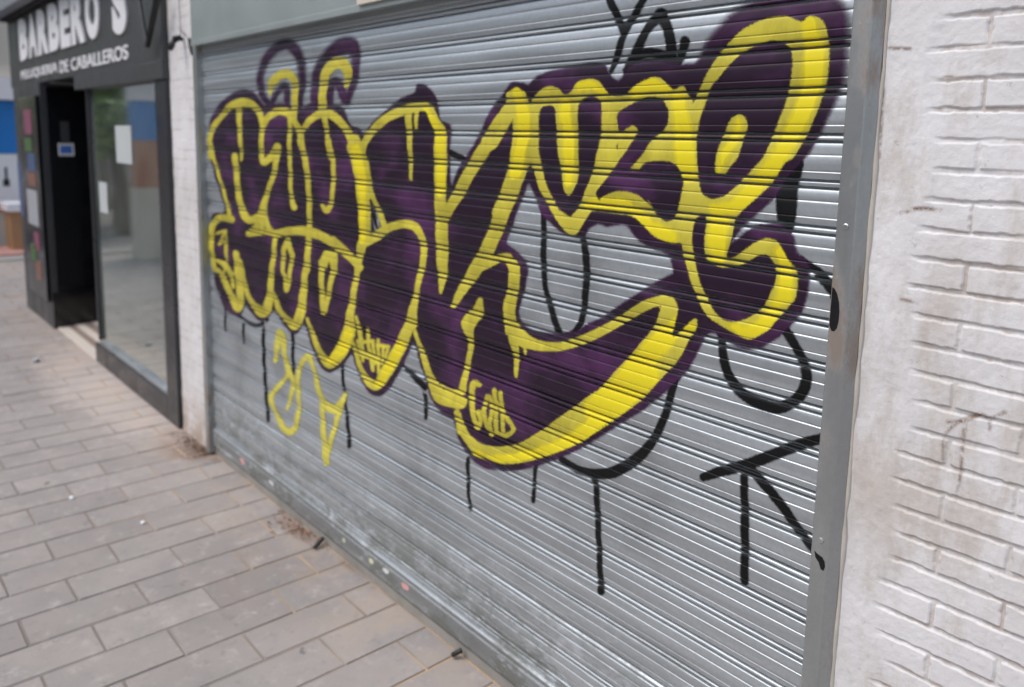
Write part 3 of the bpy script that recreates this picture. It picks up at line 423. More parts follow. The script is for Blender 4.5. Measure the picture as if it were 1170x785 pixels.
# overspray is softer round the upper curls and the big loop
sf = 1+1.6*sstep(-py, -160, -60)*(sstep(-px, -420, -400)+sstep(px, 780, 830))
body = paint('graffiti_lettering', pur, M['purple'], .0009, shutter, soft=sf, label='dark purple bubble letter body', margin=.012)
yel = NEW()
for s_ in T_yellow_strokes: FLD.stroke(s_, yel)
yp = NEW()
for p in T_yellow_polys: yp = np.maximum(yp, FLD.poly(p))
for p in T_yellow_holes: yp = np.minimum(yp, -FLD.poly(p))
for p in T_yellow_add: yp = np.maximum(yp, FLD.poly(p))
yel = np.maximum(yel, yp)
coat = NEW()
for s_ in T_coat: FLD.stroke(s_, coat)
paint('letter_outline', yel, M['yellow'], .0014, body, coat=coat, label='yellow outline of the purple letters')
ty = NEW()
for s_ in T_tagY: FLD.stroke(s_, ty)
paint('graffiti_tag', ty, M['yellow2'], .0012, shutter, label='thin yellow scrawled tag under the purple letters')
LBL = {'letters': 'black letters sprayed above the purple piece', 'leg': 'thick black stroke running to the right guide rail', 'loop': 'black rounded loop below the right end of the piece', 'hook': 'black hook with a long drip under the yellow swoosh',
       'U': 'black U shape inside the bare gap of the piece', 'R': 'black angular letter near the lower right corner', 'small': 'small black strokes showing at the edges of the piece'}
for kx, v in T_tags.items():
    if kx in ('drips', 'small'):
        for s_ in v:
            b = NEW(); FLD.stroke(s_, b); paint('paint_drip' if kx == 'drips' else 'paint_stroke', b, M['black'], .0005, shutter)
    else:
        b = NEW()
        for s_ in v: FLD.stroke(s_, b)
        paint('graffiti_tag', b, M['black'], .0005 if kx != 'leg' else .0007, shutter, label=LBL[kx])
# bottom bar: folded sheet with a lip
prof = [(1.640, .052), (1.597, .052), (1.594, .056), (1.594, .120), (1.598, .126), (1.598, .133), (1.594, .137), (1.594, .144), (1.600, .150), (1.640, .150)]
bar = MB().prism(prof, 'x', XL, XR).build('bottom_bar', M['bar'], shutter)
MB().box(XL, XR, 1.600, 1.634, .046, .0519).build('lip_shadow_strip', M['rubber'], shutter)  # black strip added to darken the shadow under the bar's lip
def scrap(x, z, w, h, col, seed):
    r = random.Random(seed); n = 9; vs = []
    for i in range(n):
        a = 2*math.pi*i/n; rr = r.uniform(.7, 1.1); vs.append((x+w*rr*math.cos(a)*.5, 1.5932, z+h*rr*math.sin(a)*.5))
    mb = MB(); mb.add(vs+[(a, b+.0006, c) for a, b, c in vs], [tuple(range(n))]+[(i, (i+1) % n, n+(i+1) % n, n+i) for i in range(n)])
    return mb.build('sticker_scrap', M[col], bar)
M['scrapy'] = simple('pale_yellow_paper_scrap', (.62, .62, .42), .8); M['scrapp'] = simple('pink_paper_scrap', (.70, .36, .34), .8); M['scrapw'] = simple('white_paper_scrap', (.66, .68, .68), .8)
for i, (q, w, h, cc) in enumerate([((424, 641), .040, .028, 'scrapy'), ((441, 652), .055, .022, 'scrapw'), ((463, 670), .050, .030, 'scrapp'), ((277, 527), .07, .035, 'scrapp'), ((393, 617), .03, .02, 'scrapy'), ((310, 552), .06, .02, 'scrapw')]):
    X_, _, Z_ = on_y(*q, 1.594); scrap(X_, min(max(Z_, .078), .105), w, h, cc, i)
# guide rails
def guide(x0, x1, flip):
    # channel: front face, folded side against the wall, inner lip
    if not flip: pr = [(x0, 1.640), (x0, 1.573), (x0+.002, 1.571), (x1-.018, 1.571), (x1-.015, 1.573), (x1, 1.592), (x1, 1.640)]
    else: pr = [(x0, 1.640), (x0, 1.592), (x0+.015, 1.573), (x0+.018, 1.571), (x1-.002, 1.571), (x1, 1.573), (x1, 1.640)]
    return MB().prism(pr, 'z', .012, 2.30).build('guide_rail', M['guide'], shutter)
g1 = guide(-.797, -.741, False); g0 = guide(-4.478, -4.412, True)
M['sealant'] = simple('old_sealant', (.52, .48, .42), .8, 0, .25, 12, .4)
sb = MB(); nS = 46; rs_ = random.Random(3)
sb.tube([(-.739+rs_.uniform(-.0015, .0015), 1.598, .02+2.25*i/nS) for i in range(nS+1)], [.0045+rs_.uniform(-.0012, .002) for i in range(nS+1)], 7)
sb.build('sealant_bead', M['sealant'], g1, 0, True)
for z_ in (.42, .98, 1.66, 2.14):
    sm_ = MB(); sm_.tube([(-.776, 1.572, z_), (-.776, 1.5692, z_), (-.776, 1.5682, z_)], [.0062, .0062, .004], 12); sm_.build('rivet', M['alu'], g1)
# black paint that ran over the right guide
def guide_mark(pts, y):
    mb = MB(); n = len(pts); vs = [(*pt,) for pt in pts]
    P3 = [on_y(x, yy, y) for x, yy in vs]
    mb.add(P3+[(a, b+.0006, c) for a, b, c in P3], [tuple(range(n))]+[(i, (i+1) % n, n+(i+1) % n, n+i) for i in range(n)])
    o = mb.build('paint_mark', M['mark'], g1); o['label'] = 'black spray paint on the rail face'; return o
guide_mark([(951, 328), (953.5, 330), (956.5, 336), (958.5, 345), (959, 356), (958, 367), (956, 375), (953, 378.5), (950, 378), (947.5, 372), (949, 352)], 1.5704)
guide_mark([(930.5, 629), (933, 632), (936, 634.5), (939.5, 637), (942, 642), (942.5, 648), (940.5, 652.5), (937.5, 650), (935.5, 643), (931.5, 636.5)], 1.5704)
# shutter box above
bx = MB().box(-4.41, -.66, 1.55, 1.72, 2.283, 2.86)
bx.box(-4.41, -.66, 1.546, 1.552, 2.272, 2.30)
bx.build('shutter_box', M['box'], shutter, .003)
# sheet metal sign fixed on the box, its lower edge in view
sx = on_y(409, 6, 1.54)[0]; sgn = thing('sign_panel', (sx, 1.54, 2.3), 'cream sign panel with red lettering band on the grey shutter box', 'sign')
MB().box(sx, sx+.95, 1.534, 1.5455, 2.294, 2.72).build('panel', M['cream'], sgn, .002)
MB().box(sx+.03, sx+.92, 1.531, 1.5338, 2.318, 2.40).build('band', M['redledge'], sgn)

# ------------------------------------------------------------------ white painted walls (height fields)
def brick_face(name, x0, x1, z0, z1, dx, dz, mat, parent, ybase, head_a, plaster, relief=1., seed=0, xcoarse=None, rust=False):
    xx = np.arange(x0, x1+dx*.5, dx)
    if xcoarse: xx = np.concatenate([np.arange(x0, xcoarse, dx), np.arange(xcoarse, x1+.003, dx*3)])
    zz = np.arange(z0, z1+dz*.5, dz); Zg, Xg = np.meshgrid(zz, xx, indexing='ij')
    wob = (vnoise(Xg*7, Zg*7, seed)-.5)*.004; wob2 = (vnoise(Xg*8, Zg*6, seed+5)-.5)*.005
    c = .0565; L = .243
    zr = (Zg+wob-(2.034-c/2))/c; row = np.floor(zr); fz = (zr-row)*c
    hx = np.where(row % 2 == 0, head_a, head_a+L/2); xr = (Xg+wob2-hx)/L; col_ = np.floor(xr); fx = (xr-col_)*L
    jz = np.minimum(fz, c-fz); jx = np.minimum(fx, L-fx)
    rnd = vnoise(row*3.7+.5, col_*5.3+.5, seed+2)
    jw = .0042+.0018*vnoise(Xg*14, Zg*14, seed+8)
    dd = np.minimum(jz, jx+.0006)
    chip = (fbm(Xg*60, Zg*60, seed+31, 3)-.45)*.006
    hgt = sstep(dd+chip, jw*.74, jw*1.08)
    # some joints are filled by the paint
    fill = sstep(fbm(Xg*7+3, Zg*11, seed+12, 3), .52, .70); depth = .0046*relief*(1-.65*fill)
    if plaster is not None:
        pm = sstep(Xg, plaster+(fbm(Zg*9, Xg*4, seed+3)-.45)*.10-.012, plaster+(fbm(Zg*9, Xg*4, seed+3)-.45)*.10+.030)
    else: pm = np.ones_like(Xg)
    lump = (fbm(Xg*30, Zg*30, seed+4, 4)-.47)*.0018+(fbm(Xg*90, Zg*80, seed+21, 3)-.45)*.0014
    tro = (fbm(Xg*22, Zg*9, seed+6, 5)-.47)*.0048*(1-pm)
    e = (-depth*(1-hgt)+(rnd-.5)*.0024)*pm + lump + tro + .0015*(1-pm)
    cav = (1-hgt)*pm
    at = {'cavity': cav}
    if rust:
        pxx, pyy = to_px(np.stack([Xg.ravel(), np.full(Xg.size, D), Zg.ravel()], -1)); f = Field(pxx, pyy); r_ = np.full(Xg.size, -99.)
        for s_ in RUST: f.stroke(s_, r_)
        at['rust'] = np.clip(sstep(r_, -3.2, 1.8), 0, 1).reshape(Xg.shape)
    V = np.stack([Xg, ybase-e, Zg], -1).reshape(-1, 3)
    return grid_mesh(name, V, len(zz), len(xx), mat, parent, None, True, at)
RUST = [[(1083, 482, 1), (1100, 481, 2.2), (1118, 474, 2.2), (1132, 478, 1.6), (1148, 471, 1.4)], [(1103, 484, 2), (1100, 505, 1.5), (1097, 545, 1.1), (1092, 572, .8)], [(1131, 478, 1.2), (1131, 491, 1)],
        [(1092, 484, 1), (1079, 498, .9), (1077, 525, .6)], [(1030, 243, 1), (1050, 238, 1.6), (1075, 240, 1)], [(1009, 55, 1), (1040, 56, 1.2)], [(1030, 342, 1.2), (1046, 345, 1)], [(1010, 100, .6), (1005, 180, .5)]]
wall = thing('brick_wall', (.2, 1.6, 0), 'white painted brick wall with stained joints to the right of the shutter', 'wall')
brick_face('painted_face', -.741, 1.3, 0, 2.9, .0024, .0022, M['wall'], wall, 1.6, -.553, -.645, seed=40, xcoarse=-.15, rust=True)
MB().box(-.741, 1.3, 1.612, 1.95, 0, 2.9).build('wall_core', M['column'], wall)
pil = thing('brick_pillar', (-4.7, 1.6, 0), 'narrow white painted brick pillar with a dirty foot between barber shop and shutter', 'pillar')
brick_face('painted_face', -4.925, -4.476, 0, 2.9, .006, .005, M['column'], pil, 1.6, -4.72, None, .12, seed=70)
MB().box(-4.925, -4.476, 1.612, 1.95, 0, 2.9).build('pillar_core', M['column'], pil)
# the building above (outside the frame)
bld = thing('apartment_building', (-2, 1.6, 2.9), 'rendered upper storey above the shutter', 'building')
MB().box(-9.9, 1.3, 1.62, 2.4, 3.7, 10.).box(-4.92, 1.3, 1.62, 2.4, 2.862, 3.7).build('wall', M['facade'], bld)
for i in range(5):
    for j in range(2):
        w = MB().box(-9+2.1*i, -7.9+2.1*i, 1.60, 1.619, 4.4+2.9*j, 6.0+2.9*j).build('window', M['white'], bld)
        MB().box(-8.93+2.1*i, -7.97+2.1*i, 1.594, 1.5995, 4.47+2.9*j, 5.93+2.9*j).build('pane', M['pane'], w)
MB().box(-10, 1.3, 2.4, 2.6, 0, 10).build('rear_wall', M['dark'], bld)
# wall fitting with a wire on the pillar
fx = on_y(202, 45, 1.56)
fit = thing('wall_lamp', (fx[0], 1.6, fx[2]), 'small black wall fitting with a thin wire on the white pillar', 'wall lamp')
MB().tube([(fx[0], 1.592, fx[2]), (fx[0], 1.575, fx[2]+.01), (fx[0], 1.55, fx[2]), (fx[0]+.005, 1.53, fx[2]-.03), (fx[0]+.01, 1.52, fx[2]-.062)], [.010, .016, .020, .019, .010], 12).build('housing', M['rubber'], fit, 0, True)
MB().tube([(fx[0]-.01, 1.585, fx[2]+.02), (fx[0]-.02, 1.587, fx[2]+.2), (fx[0]-.015, 1.586, 2.9)], .0022, 6).build('wire', M['rubber'], fit, 0, True)
bq = on_y(215, 47, 1.58); brk = thing('wire_clip', (bq[0], 1.59, bq[2]), 'dark bracket beside the top of the left guide rail', 'bracket')
MB().prism([(bq[0]-.0, bq[2]+.02), (bq[0]+.05, bq[2]+.0), (bq[0]+.05, bq[2]-.08), (bq[0]+.03, bq[2]-.06)], 'y', 1.575, 1.592).build('plate', M['frame'], brk, .003)
MB().tube([(bq[0]-.02, 1.575, bq[2]+.03), (bq[0]-.13, 1.582, bq[2]+.075)], .003, 6).build('wire', M['rubber'], brk)

# ------------------------------------------------------------------ ground
gm = MB(); gm.add([(-70, -30, -.0045), (70, -30, -.0045), (70, 60, -.0045), (-70, 60, -.0045)], [(0, 1, 2, 3)]); tag(gm.build('ground', M['sand']), kind='structure')
# pavers 0.2 x 0.41, joints run away from the wall
pv = []; pf = []; pt = []
J = .0028; BE = .004
rX0 = -2.889
i0, i1 = int((-16-rX0)/.2), int((3-rX0)/.2)
for i in range(i0, i1):
    xa = rX0+.2*i; off = .852 if (i % 2 == 0) else 1.052+.003
    # rows at -3.29 (i=-2) carry joints at .443, .852
    for j in range(-12, 18 if xa < -9.75 else 4):
        ya = off+.4085*j; yb = ya+.4085
        if ya > 1.602 and xa > -9.75: continue
        yb = min(yb, 1.603) if xa > -9.75 else yb
        if yb-ya < .02: continue
        dz = random.gauss(0, .0011); tx = random.gauss(0, .004); tyy = random.gauss(0, .002); o = len(pv); mx_, my_ = xa+.1, (ya+yb)/2
        x0, x1, y0, y1 = xa+J+random.uniform(-.001, .001), xa+.2-J, ya+J, yb-J
        for (a, b, c, e) in ((x0, x1, y0, y1), (x0+BE, x1-BE, y0+BE, y1-BE)):
            zz = -.008 if (a, c) == (x0, y0) else 0
            for X_, Y_ in ((a, c), (b, c), (b, e), (a, e)): pv.append((X_+random.gauss(0, .0012), Y_+random.gauss(0, .0014), zz+dz+(X_-mx_)*tx+(Y_-my_)*tyy))
        pf += [(o+4, o+5, o+6, o+7)]+[(o+q, o+(q+1) % 4, o+4+(q+1) % 4, o+4+q) for q in range(4)]; t_ = min(1, max(0, random.gauss(.55, .24))); pt += [t_]*5
me = bpy.data.meshes.new('pavement'); me.from_pydata(pv, [], pf); at = me.attributes.new('tone', 'FLOAT', 'FACE'); at.data.foreach_set('value', pt); me.materials.append(M['paver'])
tag(link('pavement', me), kind='structure')
# threshold under the shutter: weathered concrete strip
tv = MB(); n = 60
tag(MB().prism([(1.607, -.01), (1.607, .034), (1.612, .040), (1.66, .044), (1.66, -.01)], 'x', -4.45, -.79).build('threshold', M['concrete']), kind='structure')
tag(MB().box(-70, 70, -4.2, -4.05, -.13, .0).build('kerb', M['kerb'], None, .01), kind='structure')
tag(MB().box(-70, 70, -11, -4.21, -.2, -.001).build('road', M['asphalt']), kind='structure')

# little things on the pavement
def rod(q0, q1, label):
    a = Vector(on_z(*q0, .012)); b = Vector(on_z(*q1, .03)); b.y = 1.592
    o = MB().tube([a, a.lerp(b, .1), a.lerp(b, .9), b], [.006, .009, .009, .009], 8).build('bolt_rod', M['rubber'], None, 0, True); return tag(o, label, 'metal rod', 'black rods at the foot of the shutter')
rod((359, 626), (375, 613), 'black rod at the shutter foot beside the dry leaves'); rod((516, 749), (537, 738), 'black rod at the shutter foot, the one nearer the lower right corner')
def litter(q, r, mat, label, seed, nm='paper_scrap', cat='litter'):
    rr = random.Random(seed); x, y_, _ = on_z(*q, .01); bm = bmesh.new(); bmesh.ops.create_icosphere(bm, subdivisions=2, radius=r)
    for v in bm.verts: v.co *= rr.uniform(.65, 1.15); v.co.z = v.co.z*.55+r*.5; v.co += Vector((x, y_, .001))
    me = bpy.data.meshes.new(nm); bm.to_mesh(me); bm.free(); me.materials.append(M[mat]); return tag(link(nm, me), label, cat)
litter((41, 412), .032, 'whitegrey', 'flattened pale paper scrap on the pavement in front of the barber window', 1)
litter((82, 568), .013, 'paper', 'tiny white crumb on the pavement near the left edge of the photo', 2)
litter((163, 596), .011, 'paper', 'tiny white crumb on the pavement below the pillar foot', 3)
lf = MB(); rl = random.Random(5); lx, ly, _ = on_z(341, 603)
for i in range(110):
    x = lx+rl.gauss(.02, .10); y_ = min(1.597, ly+.0+rl.gauss(-.02, .035)); s_ = rl.uniform(.003, .012); a = rl.uniform(0, 6.28); z = rl.uniform(.003, .012)
    ux, uy = math.cos(a)*s_, math.sin(a)*s_
    lf.add([(x-ux, y_-uy, z), (x+uy*.5, y_-ux*.5, z+rl.uniform(0, .006)), (x+ux, y_+uy, z), (x-uy*.5, y_+ux*.5, z+rl.uniform(0, .006))], [(0, 1, 2, 3)])
tag(lf.build('leaf_litter', M['leafdry']), 'scatter of dry brown leaves and grit along the shutter foot', 'leaves', kind='stuff')
dl = MB(); dx_, dy_, _ = on_z(224, 508)
for i in range(420):
    x = min(-4.42, max(-4.95, dx_+.05+rl.gauss(0, .13))) ; y_ = 1.585-abs(rl.gauss(0, .05)); s_ = rl.uniform(.002, .007); a = rl.uniform(0, 6.28); z = .003+rl.uniform(0, .006); ux, uy = math.cos(a)*s_, math.sin(a)*s_
    dl.add([(x-ux, y_-uy, z), (x+uy*.7, y_-ux*.7, z+.003), (x+ux, y_+uy, z), (x-uy*.7, y_+ux*.7, z+.004)], [(0, 1, 2, 3)])
tag(dl.build('dirt', M['rust']), 'brown dirt gathered at the foot of the white pillar', 'dirt', kind='stuff')

# ------------------------------------------------------------------ barber shop
shop = thing('barber_shop', (-7.4, 1.6, 0), 'charcoal barber shop front with white lettered fascia, window and dark doorway', 'barber shop')
YF = 1.565
fas = MB().box(-9.62, -4.93, YF, 1.64, 2.235, 2.875).box(-7.02, -4.93, YF-.004, 1.64, 2.13, 2.2349).build('fascia', M['fascia'], shop, .004)
MB().box(-9.75, -4.93, 1.40, 1.62, 2.90, 3.69).build('upper_panel', M['panelblue'], shop, .004)
MB().box(-9.62, -4.94, 1.50, 1.63, 2.876, 2.899).build('shadow_line', M['dark'], shop)  # dark strip built in as the shadow line under the upper panel
def text_mesh(body, x0, x1, z0, z1, y, off=.0, depth=.008):
    cu = bpy.data.curves.new('t', 'FONT'); cu.body = body; cu.size = 1; cu.offset = off; cu.extrude = .02; cu.resolution_u = 4
    o = bpy.data.objects.new('t', cu); COL.objects.link(o); dg = bpy.context.evaluated_depsgraph_get(); dg.update()
    me = bpy.data.meshes.new_from_object(o.evaluated_get(dg)); bpy.data.objects.remove(o); n = len(me.vertices); co = np.empty(n*3, np.float32); me.vertices.foreach_get('co', co); co = co.reshape(-1, 3)
    lo, hi = co.min(0), co.max(0); out = np.empty_like(co)
    out[:, 0] = x0+(co[:, 0]-lo[0])/(hi[0]-lo[0])*(x1-x0); out[:, 2] = z0+(co[:, 1]-lo[1])/(hi[1]-lo[1])*(z1-z0); out[:, 1] = y-(co[:, 2]-lo[2])/(hi[2]-lo[2])*depth
    me.vertices.foreach_set('co', out.ravel()); me.update(); return me
sc_ = YF/D
def letter(ch, x0, x1, z0, z1, off=.055):
    me = text_mesh(ch, x0, x1, z0, z1, YF-.0005, off, .012); me.materials.clear(); me.materials.append(M['white']); o = link('letter', me, fas); return o
zt = lambda p: on_y(p[0], p[1], YF)
# the big word: every letter from its place in the photo
bigs = [('B', 22.5, 36.5), ('A', 36.5, 50), ('R', 51.5, 66), ('B', 68, 81.5), ('E', 83.5, 95.5), ('R', 97, 109.5), ('O', 110.5, 118+0), ("'", 122.5, 127), ('S', 131, 146)]
BIG_X = [on_y(p, 40, YF)[0] for p in (22.5, 36.5, 51.5, 67, 80.5, 93.5, 101.5, 117.5, 131, 146.5)]
ws = [('B', 23, 35.5), ('A', 34.5, 49), ('R', 49.5, 65), ('B', 64, 79), ('E', 70, 80)]
# even slots measured from the photo: B A R B E R O (23..116 px), apostrophe, S (131..146 px)
xb0, xb1 = on_y(23, 47, YF)[0], on_y(116.5, 30, YF)[0]
wts = [1.0, 1.02, 1.05, 1.0, .88, 1.05, .98]; tot = sum(wts); gap = .045; x = xb0; span = xb1-xb0
zl, zh = 2.463, 2.842
for ch, w in zip('BARBERO', wts):
    ww = span*w/tot; letter(ch, x+gap*.5, x+ww-gap*.5, zl, zh); x += ww
letter("'", x+.10, x+.19, zh-.13, zh+.0); xs0, xs1 = on_y(130.5, 25, YF)[0], on_y(146.5, 22, YF)[0]; letter('S', xs0, xs1, zl-.02, zh)
x20, x21 = on_y(24.5, 85, YF)[0], on_y(147, 60, YF)[0]
for wd, f0, f1 in (('PELUQUERIA', 0, .437), ('DE', .463, .545), ('CABALLEROS', .571, 1)):
    me = text_mesh(wd, x20+(x21-x20)*f0, x20+(x21-x20)*f1, 2.278, 2.372, YF-.0005, .012, .006); me.materials.clear(); me.materials.append(M['white']); link('lettering', me, fas)
a_ = on_y(158, -8, 1.52); b_ = on_y(168.5, 53, 1.52); c_ = on_y(181, -8, 1.52)
MB().tube([a_, b_], [.012, .012], 6).build('awning_arm', M['frame'], shop); MB().tube([c_, b_], [.022, .016], 6).build('awning_arm', M['rubber'], shop)
# window
MB().box(-5.13, -4.93, 1.575, 1.70, 0, 2.129).build('window_post', M['frame'], shop, .004)
MB().box(-6.86, -6.825, 1.60, 1.70, .172, 2.129).build('window_post', M['frame'], shop, .004)
MB().box(-6.86, -5.131, 1.575, 1.70, 0, .15).build('kick_panel', M['frame'], shop, .004)
MB().box(-6.80, -5.131, 1.59, 1.66, .1501, .172).build('sill', M['alu'], shop, .003)
MB().box(-6.824, -5.131, 1.625, 1.635, .1721, 2.129).build('window_pane', M['glass'], shop)
# room behind the glass
MB().box(-6.80, -5.13, 2.10, 2.13, .15, 2.13).box(-6.80, -5.13, 1.67, 2.10, .12, .1499).box(-6.83, -6.801, 1.71, 2.13, .15, 2.13).box(-5.129, -5.10, 1.71, 2.13, .15, 2.13).box(-6.80, -5.13, 1.71, 2.10, 2.131, 2.15).build('display_room', M['roomgrey'], shop)
# left pier with poster case
pr0, pr1 = -9.45, -8.225
MB().box(pr0, pr1, 1.55, 2.35, .0, 2.2349).build('pier', M['fascia'], shop, .004)
MB().box(pr1, pr1+.012, 1.60, 2.33, .34, 2.20).build('door_reveal', M['darkgloss'], shop)
MB().box(pr1, pr1+.03, 1.552, 2.34, .0, .335).build('plinth', M['darkgloss'], shop, .004)
cx0, cx1 = -9.08, -8.24
case = MB().box(cx0, cx1, 1.515, 1.5495, .25, 2.12).build('poster_case', M['darkgloss'], shop, .004)
def poster(x0, x1, z0, z1, mat, lab, nm='picture'):
    o = MB().box(x0, x1, 1.5115, 1.5148, z0, z1).build(nm, M[mat], case); o['label'] = lab
poster(-8.78, -8.45, 1.78, 2.0, 'pinkpaper', 'dull pink picture'); poster(-8.8, -8.5, 1.62, 1.74, 'greenpaper', 'green picture'); poster(-8.72, -8.40, 1.44, 1.60, 'bluegrey', 'blue grey picture')
poster(-8.72, -8.42, 1.30, 1.42, 'orangepaper', 'orange picture'); poster(-8.86, -8.40, .93, 1.26, 'whitegrey', 'pale grey notice'); poster(-8.66, -8.42, .70, .87, 'pinkpaper', 'bright pink picture'); poster(-8.84, -8.6, .58, .74, 'greenpaper', 'bright green picture'); poster(-8.66, -8.41, .42, .60, 'orangepaper', 'orange picture'); 
MB().box(-9.445, -9.2, 1.5448, 1.5495, .95, 1.5).build('poster', M['bluegrey'], shop)
# doorway: dark glazed door set back
door = MB().box(-8.20, -6.87, 2.25, 2.30, .07, 2.23).build('door', M['darkgloss'], shop, .004)
MB().tube([(-7.2, 2.25, .95), (-7.2, 2.20, .97), (-7.2, 2.20, 1.35), (-7.2, 2.25, 1.37)], .014, 8).build('handle', M['alu'], door, 0, True)
for z_ in (1.26, .62):
    MB().box(-7.02, -6.862, 1.72, 1.76, z_, z_+.025).build('bracket', M['alu'], shop, .002)
MB().box(-8.2, -6.87, 1.60, 2.35, 2.2351, 2.25).build('door_soffit', M['dark'], shop)
for i, (y0, y1, mt) in enumerate([(1.575, 1.66, 'stepa'), (1.6601, 1.72, 'stepb'), (1.7201, 1.79, 'stepa'), (1.7901, 1.86, 'stepb'), (1.8601, 1.93, 'stepa'), (1.9301, 2.25, 'stepb')]):
    MB().box(-8.194, -6.861, y0, y1, 0., .015+.004*i).build('tread_strip', M[mt], shop, .002)
MB().box(-8.194, -6.861, 2.305, 2.33, 0, 2.23).build('door_backing', M['dark'], shop)
# papers in the window and on the reveal: things of their own
def notice(x0, x1, z0, z1, label, y=1.6205, mat='notice'):
    n = 6; mb = MB()
    for i in range(n):
        pass
    vs = []
    for i in range(n+1):
        t = i/n; c_ = .004*math.sin(t*math.pi)*1.; vs += [(x0+(x1-x0)*t, y-c_, z0), (x0+(x1-x0)*t, y-c_, z1), (x0+(x1-x0)*t, y-c_+.0008, z0), (x0+(x1-x0)*t, y-c_+.0008, z1)]
    for i in range(n):
        a = i*4; mb_ = [(a, a+4, a+5, a+1), (a+2, a+3, a+7, a+6), (a, a+2, a+6, a+4), (a+1, a+5, a+7, a+3)]
        mb.f += mb_; mb.mi += [0]*4
    mb.f += [(0, 1, 3, 2), (n*4, n*4+2, n*4+3, n*4+1)]; mb.mi += [0, 0]; mb.v = vs
    return tag(mb.build('paper_notice', M[mat]), label, 'notice')
a = on_y(131.5, 150, 1.62)[0]; b = on_y(150, 165, 1.62)[0]; notice(a, b, 1.60, 1.86, 'larger white notice stuck in the middle of the barber shop window')
a = on_y(113, 215, 1.62)[0]; b = on_y(122.5, 225, 1.62)[0]; notice(a, b, 1.21, 1.44, 'small white notice low at the left edge of the barber window')
xr_ = pr1+.0125
def rev(px_, py_): return on_x(px_, py_, xr_)
st_ = thing('door_sticker', (xr_, rev(75, 172)[1], rev(75, 172)[2]), 'blue and white square sticker on the dark door reveal', 'sticker')
p0 = rev(67, 178); p1 = rev(84, 164)
MB().box(xr_, xr_+.002, p0[1], p1[1], p0[2], p1[2]).build('backing', M['paper'], st_); e_ = .12*(p1[1]-p0[1])
MB().box(xr_+.002, xr_+.003, p0[1]+e_, p1[1]-e_, p0[2]+.02, p1[2]-.02).build('motif', M['bluepaper'], st_)
p0 = rev(70, 163); p1 = rev(78, 139)
tag(MB().box(xr_, xr_+.008, p0[1], p1[1], p0[2], p1[2]).build('door_plate', M['fascia'], None, .001), 'grey narrow plate above the blue sticker on the door reveal', 'plate')

# ------------------------------------------------------------------ far end of the street (left edge)
KX = -14.6
def kz(py_): return on_x(10, py_, KX)[2]
kya, kyb = on_x(-120, 150, KX)[1], on_x(60, 150, KX)[1]
kio = thing('kiosk', (KX, 2.5, 0), 'small kiosk with bright blue shutter and white panel at the far left', 'kiosk')
def kbox(nm, mat, z0, z1, dx0=0., dx1=-1.8, par=None, ya=None, yb=None): return MB().box(KX+dx1, KX+dx0, kya if ya is None else ya, kyb if yb is None else yb, z0, z1).build(nm, M[mat], par or kio, .006)
kbox('base', 'cream', .0, kz(241)); kbox('ledge', 'redledge', kz(240.5), kz(233), .06); kbox('white_panel', 'paper', kz(232.8), kz(176), -.01); kbox('blue_shutter', 'bluepaint', kz(175.5), kz(115), .0); kbox('canopy', 'white', kz(114.5), kz(90), .25); kbox('roof', 'cream', kz(89), kz(76), .1)
q0 = on_x(4, 213, KX); q1 = on_x(10, 191, KX); fg = MB(); w_ = q1[1]-q0[1]
fg.prism([(q0[1], q0[2]), (q0[1]+w_, q0[2]), (q0[1]+w_, q0[2]+.10), (q0[1]+w_*.75, q0[2]+.12), (q0[1]+w_*.75, q1[2]), (q0[1]+w_*.35, q1[2]), (q0[1]+w_*.35, q0[2]+.12), (q0[1], q0[2]+.10)], 'x', KX-.012, KX-.004)
fg.build('figure', M['ink'], kio)
q0 = on_x(-30, 285, -13.9); ct = thing('counter', (-13.9, q0[1], 0), 'light wooden counter with a white top in front of the kiosk', 'counter')
ca, cb = on_x(9, 270, -13.7)[1], on_x(45, 270, -13.7)[1]
MB().box(-14.2, -13.7, ca+.05, cb-.05, 0, .62).build('body', M['wood'], ct, .01); MB().box(-14.25, -13.62, ca, cb, .6201, .74).build('top', M['white'], ct, .01)
tag(MB().box(-14.3, -13.3, kya, kyb, 0., .05).build('tiled_step', M['redtile'], None, .01), kind='structure')
tag(MB().box(-13.2, -12.9, kya-2, kyb+1, -.01, .025).build('drain_strip', M['kerb']), kind='structure')
# distant house
hx_ = -34
hs = thing('house', (hx_, 8, 0), 'pale distant apartment house behind the kiosk at the far left', 'house')
MB().box(hx_-8, hx_, 2, 24, 0, 9.5).build('wall', M['cream'], hs)
for i in range(6):
    for j in range(3):
        w = MB().box(hx_, hx_+.05, 3+3.2*i, 4.4+3.2*i, 1.4+2.9*j, 3.+2.9*j).build('window', M['white'], hs); MB().box(hx_+.051, hx_+.06, 3.1+3.2*i, 4.3+3.2*i, 1.5+2.9*j, 2.9+2.9*j).build('pane', M['pane'], w)
MB().box(hx_-8.4, hx_+.4, 1.6, 24.4, 9.5001, 9.9).build('roof', M['terra'], hs)

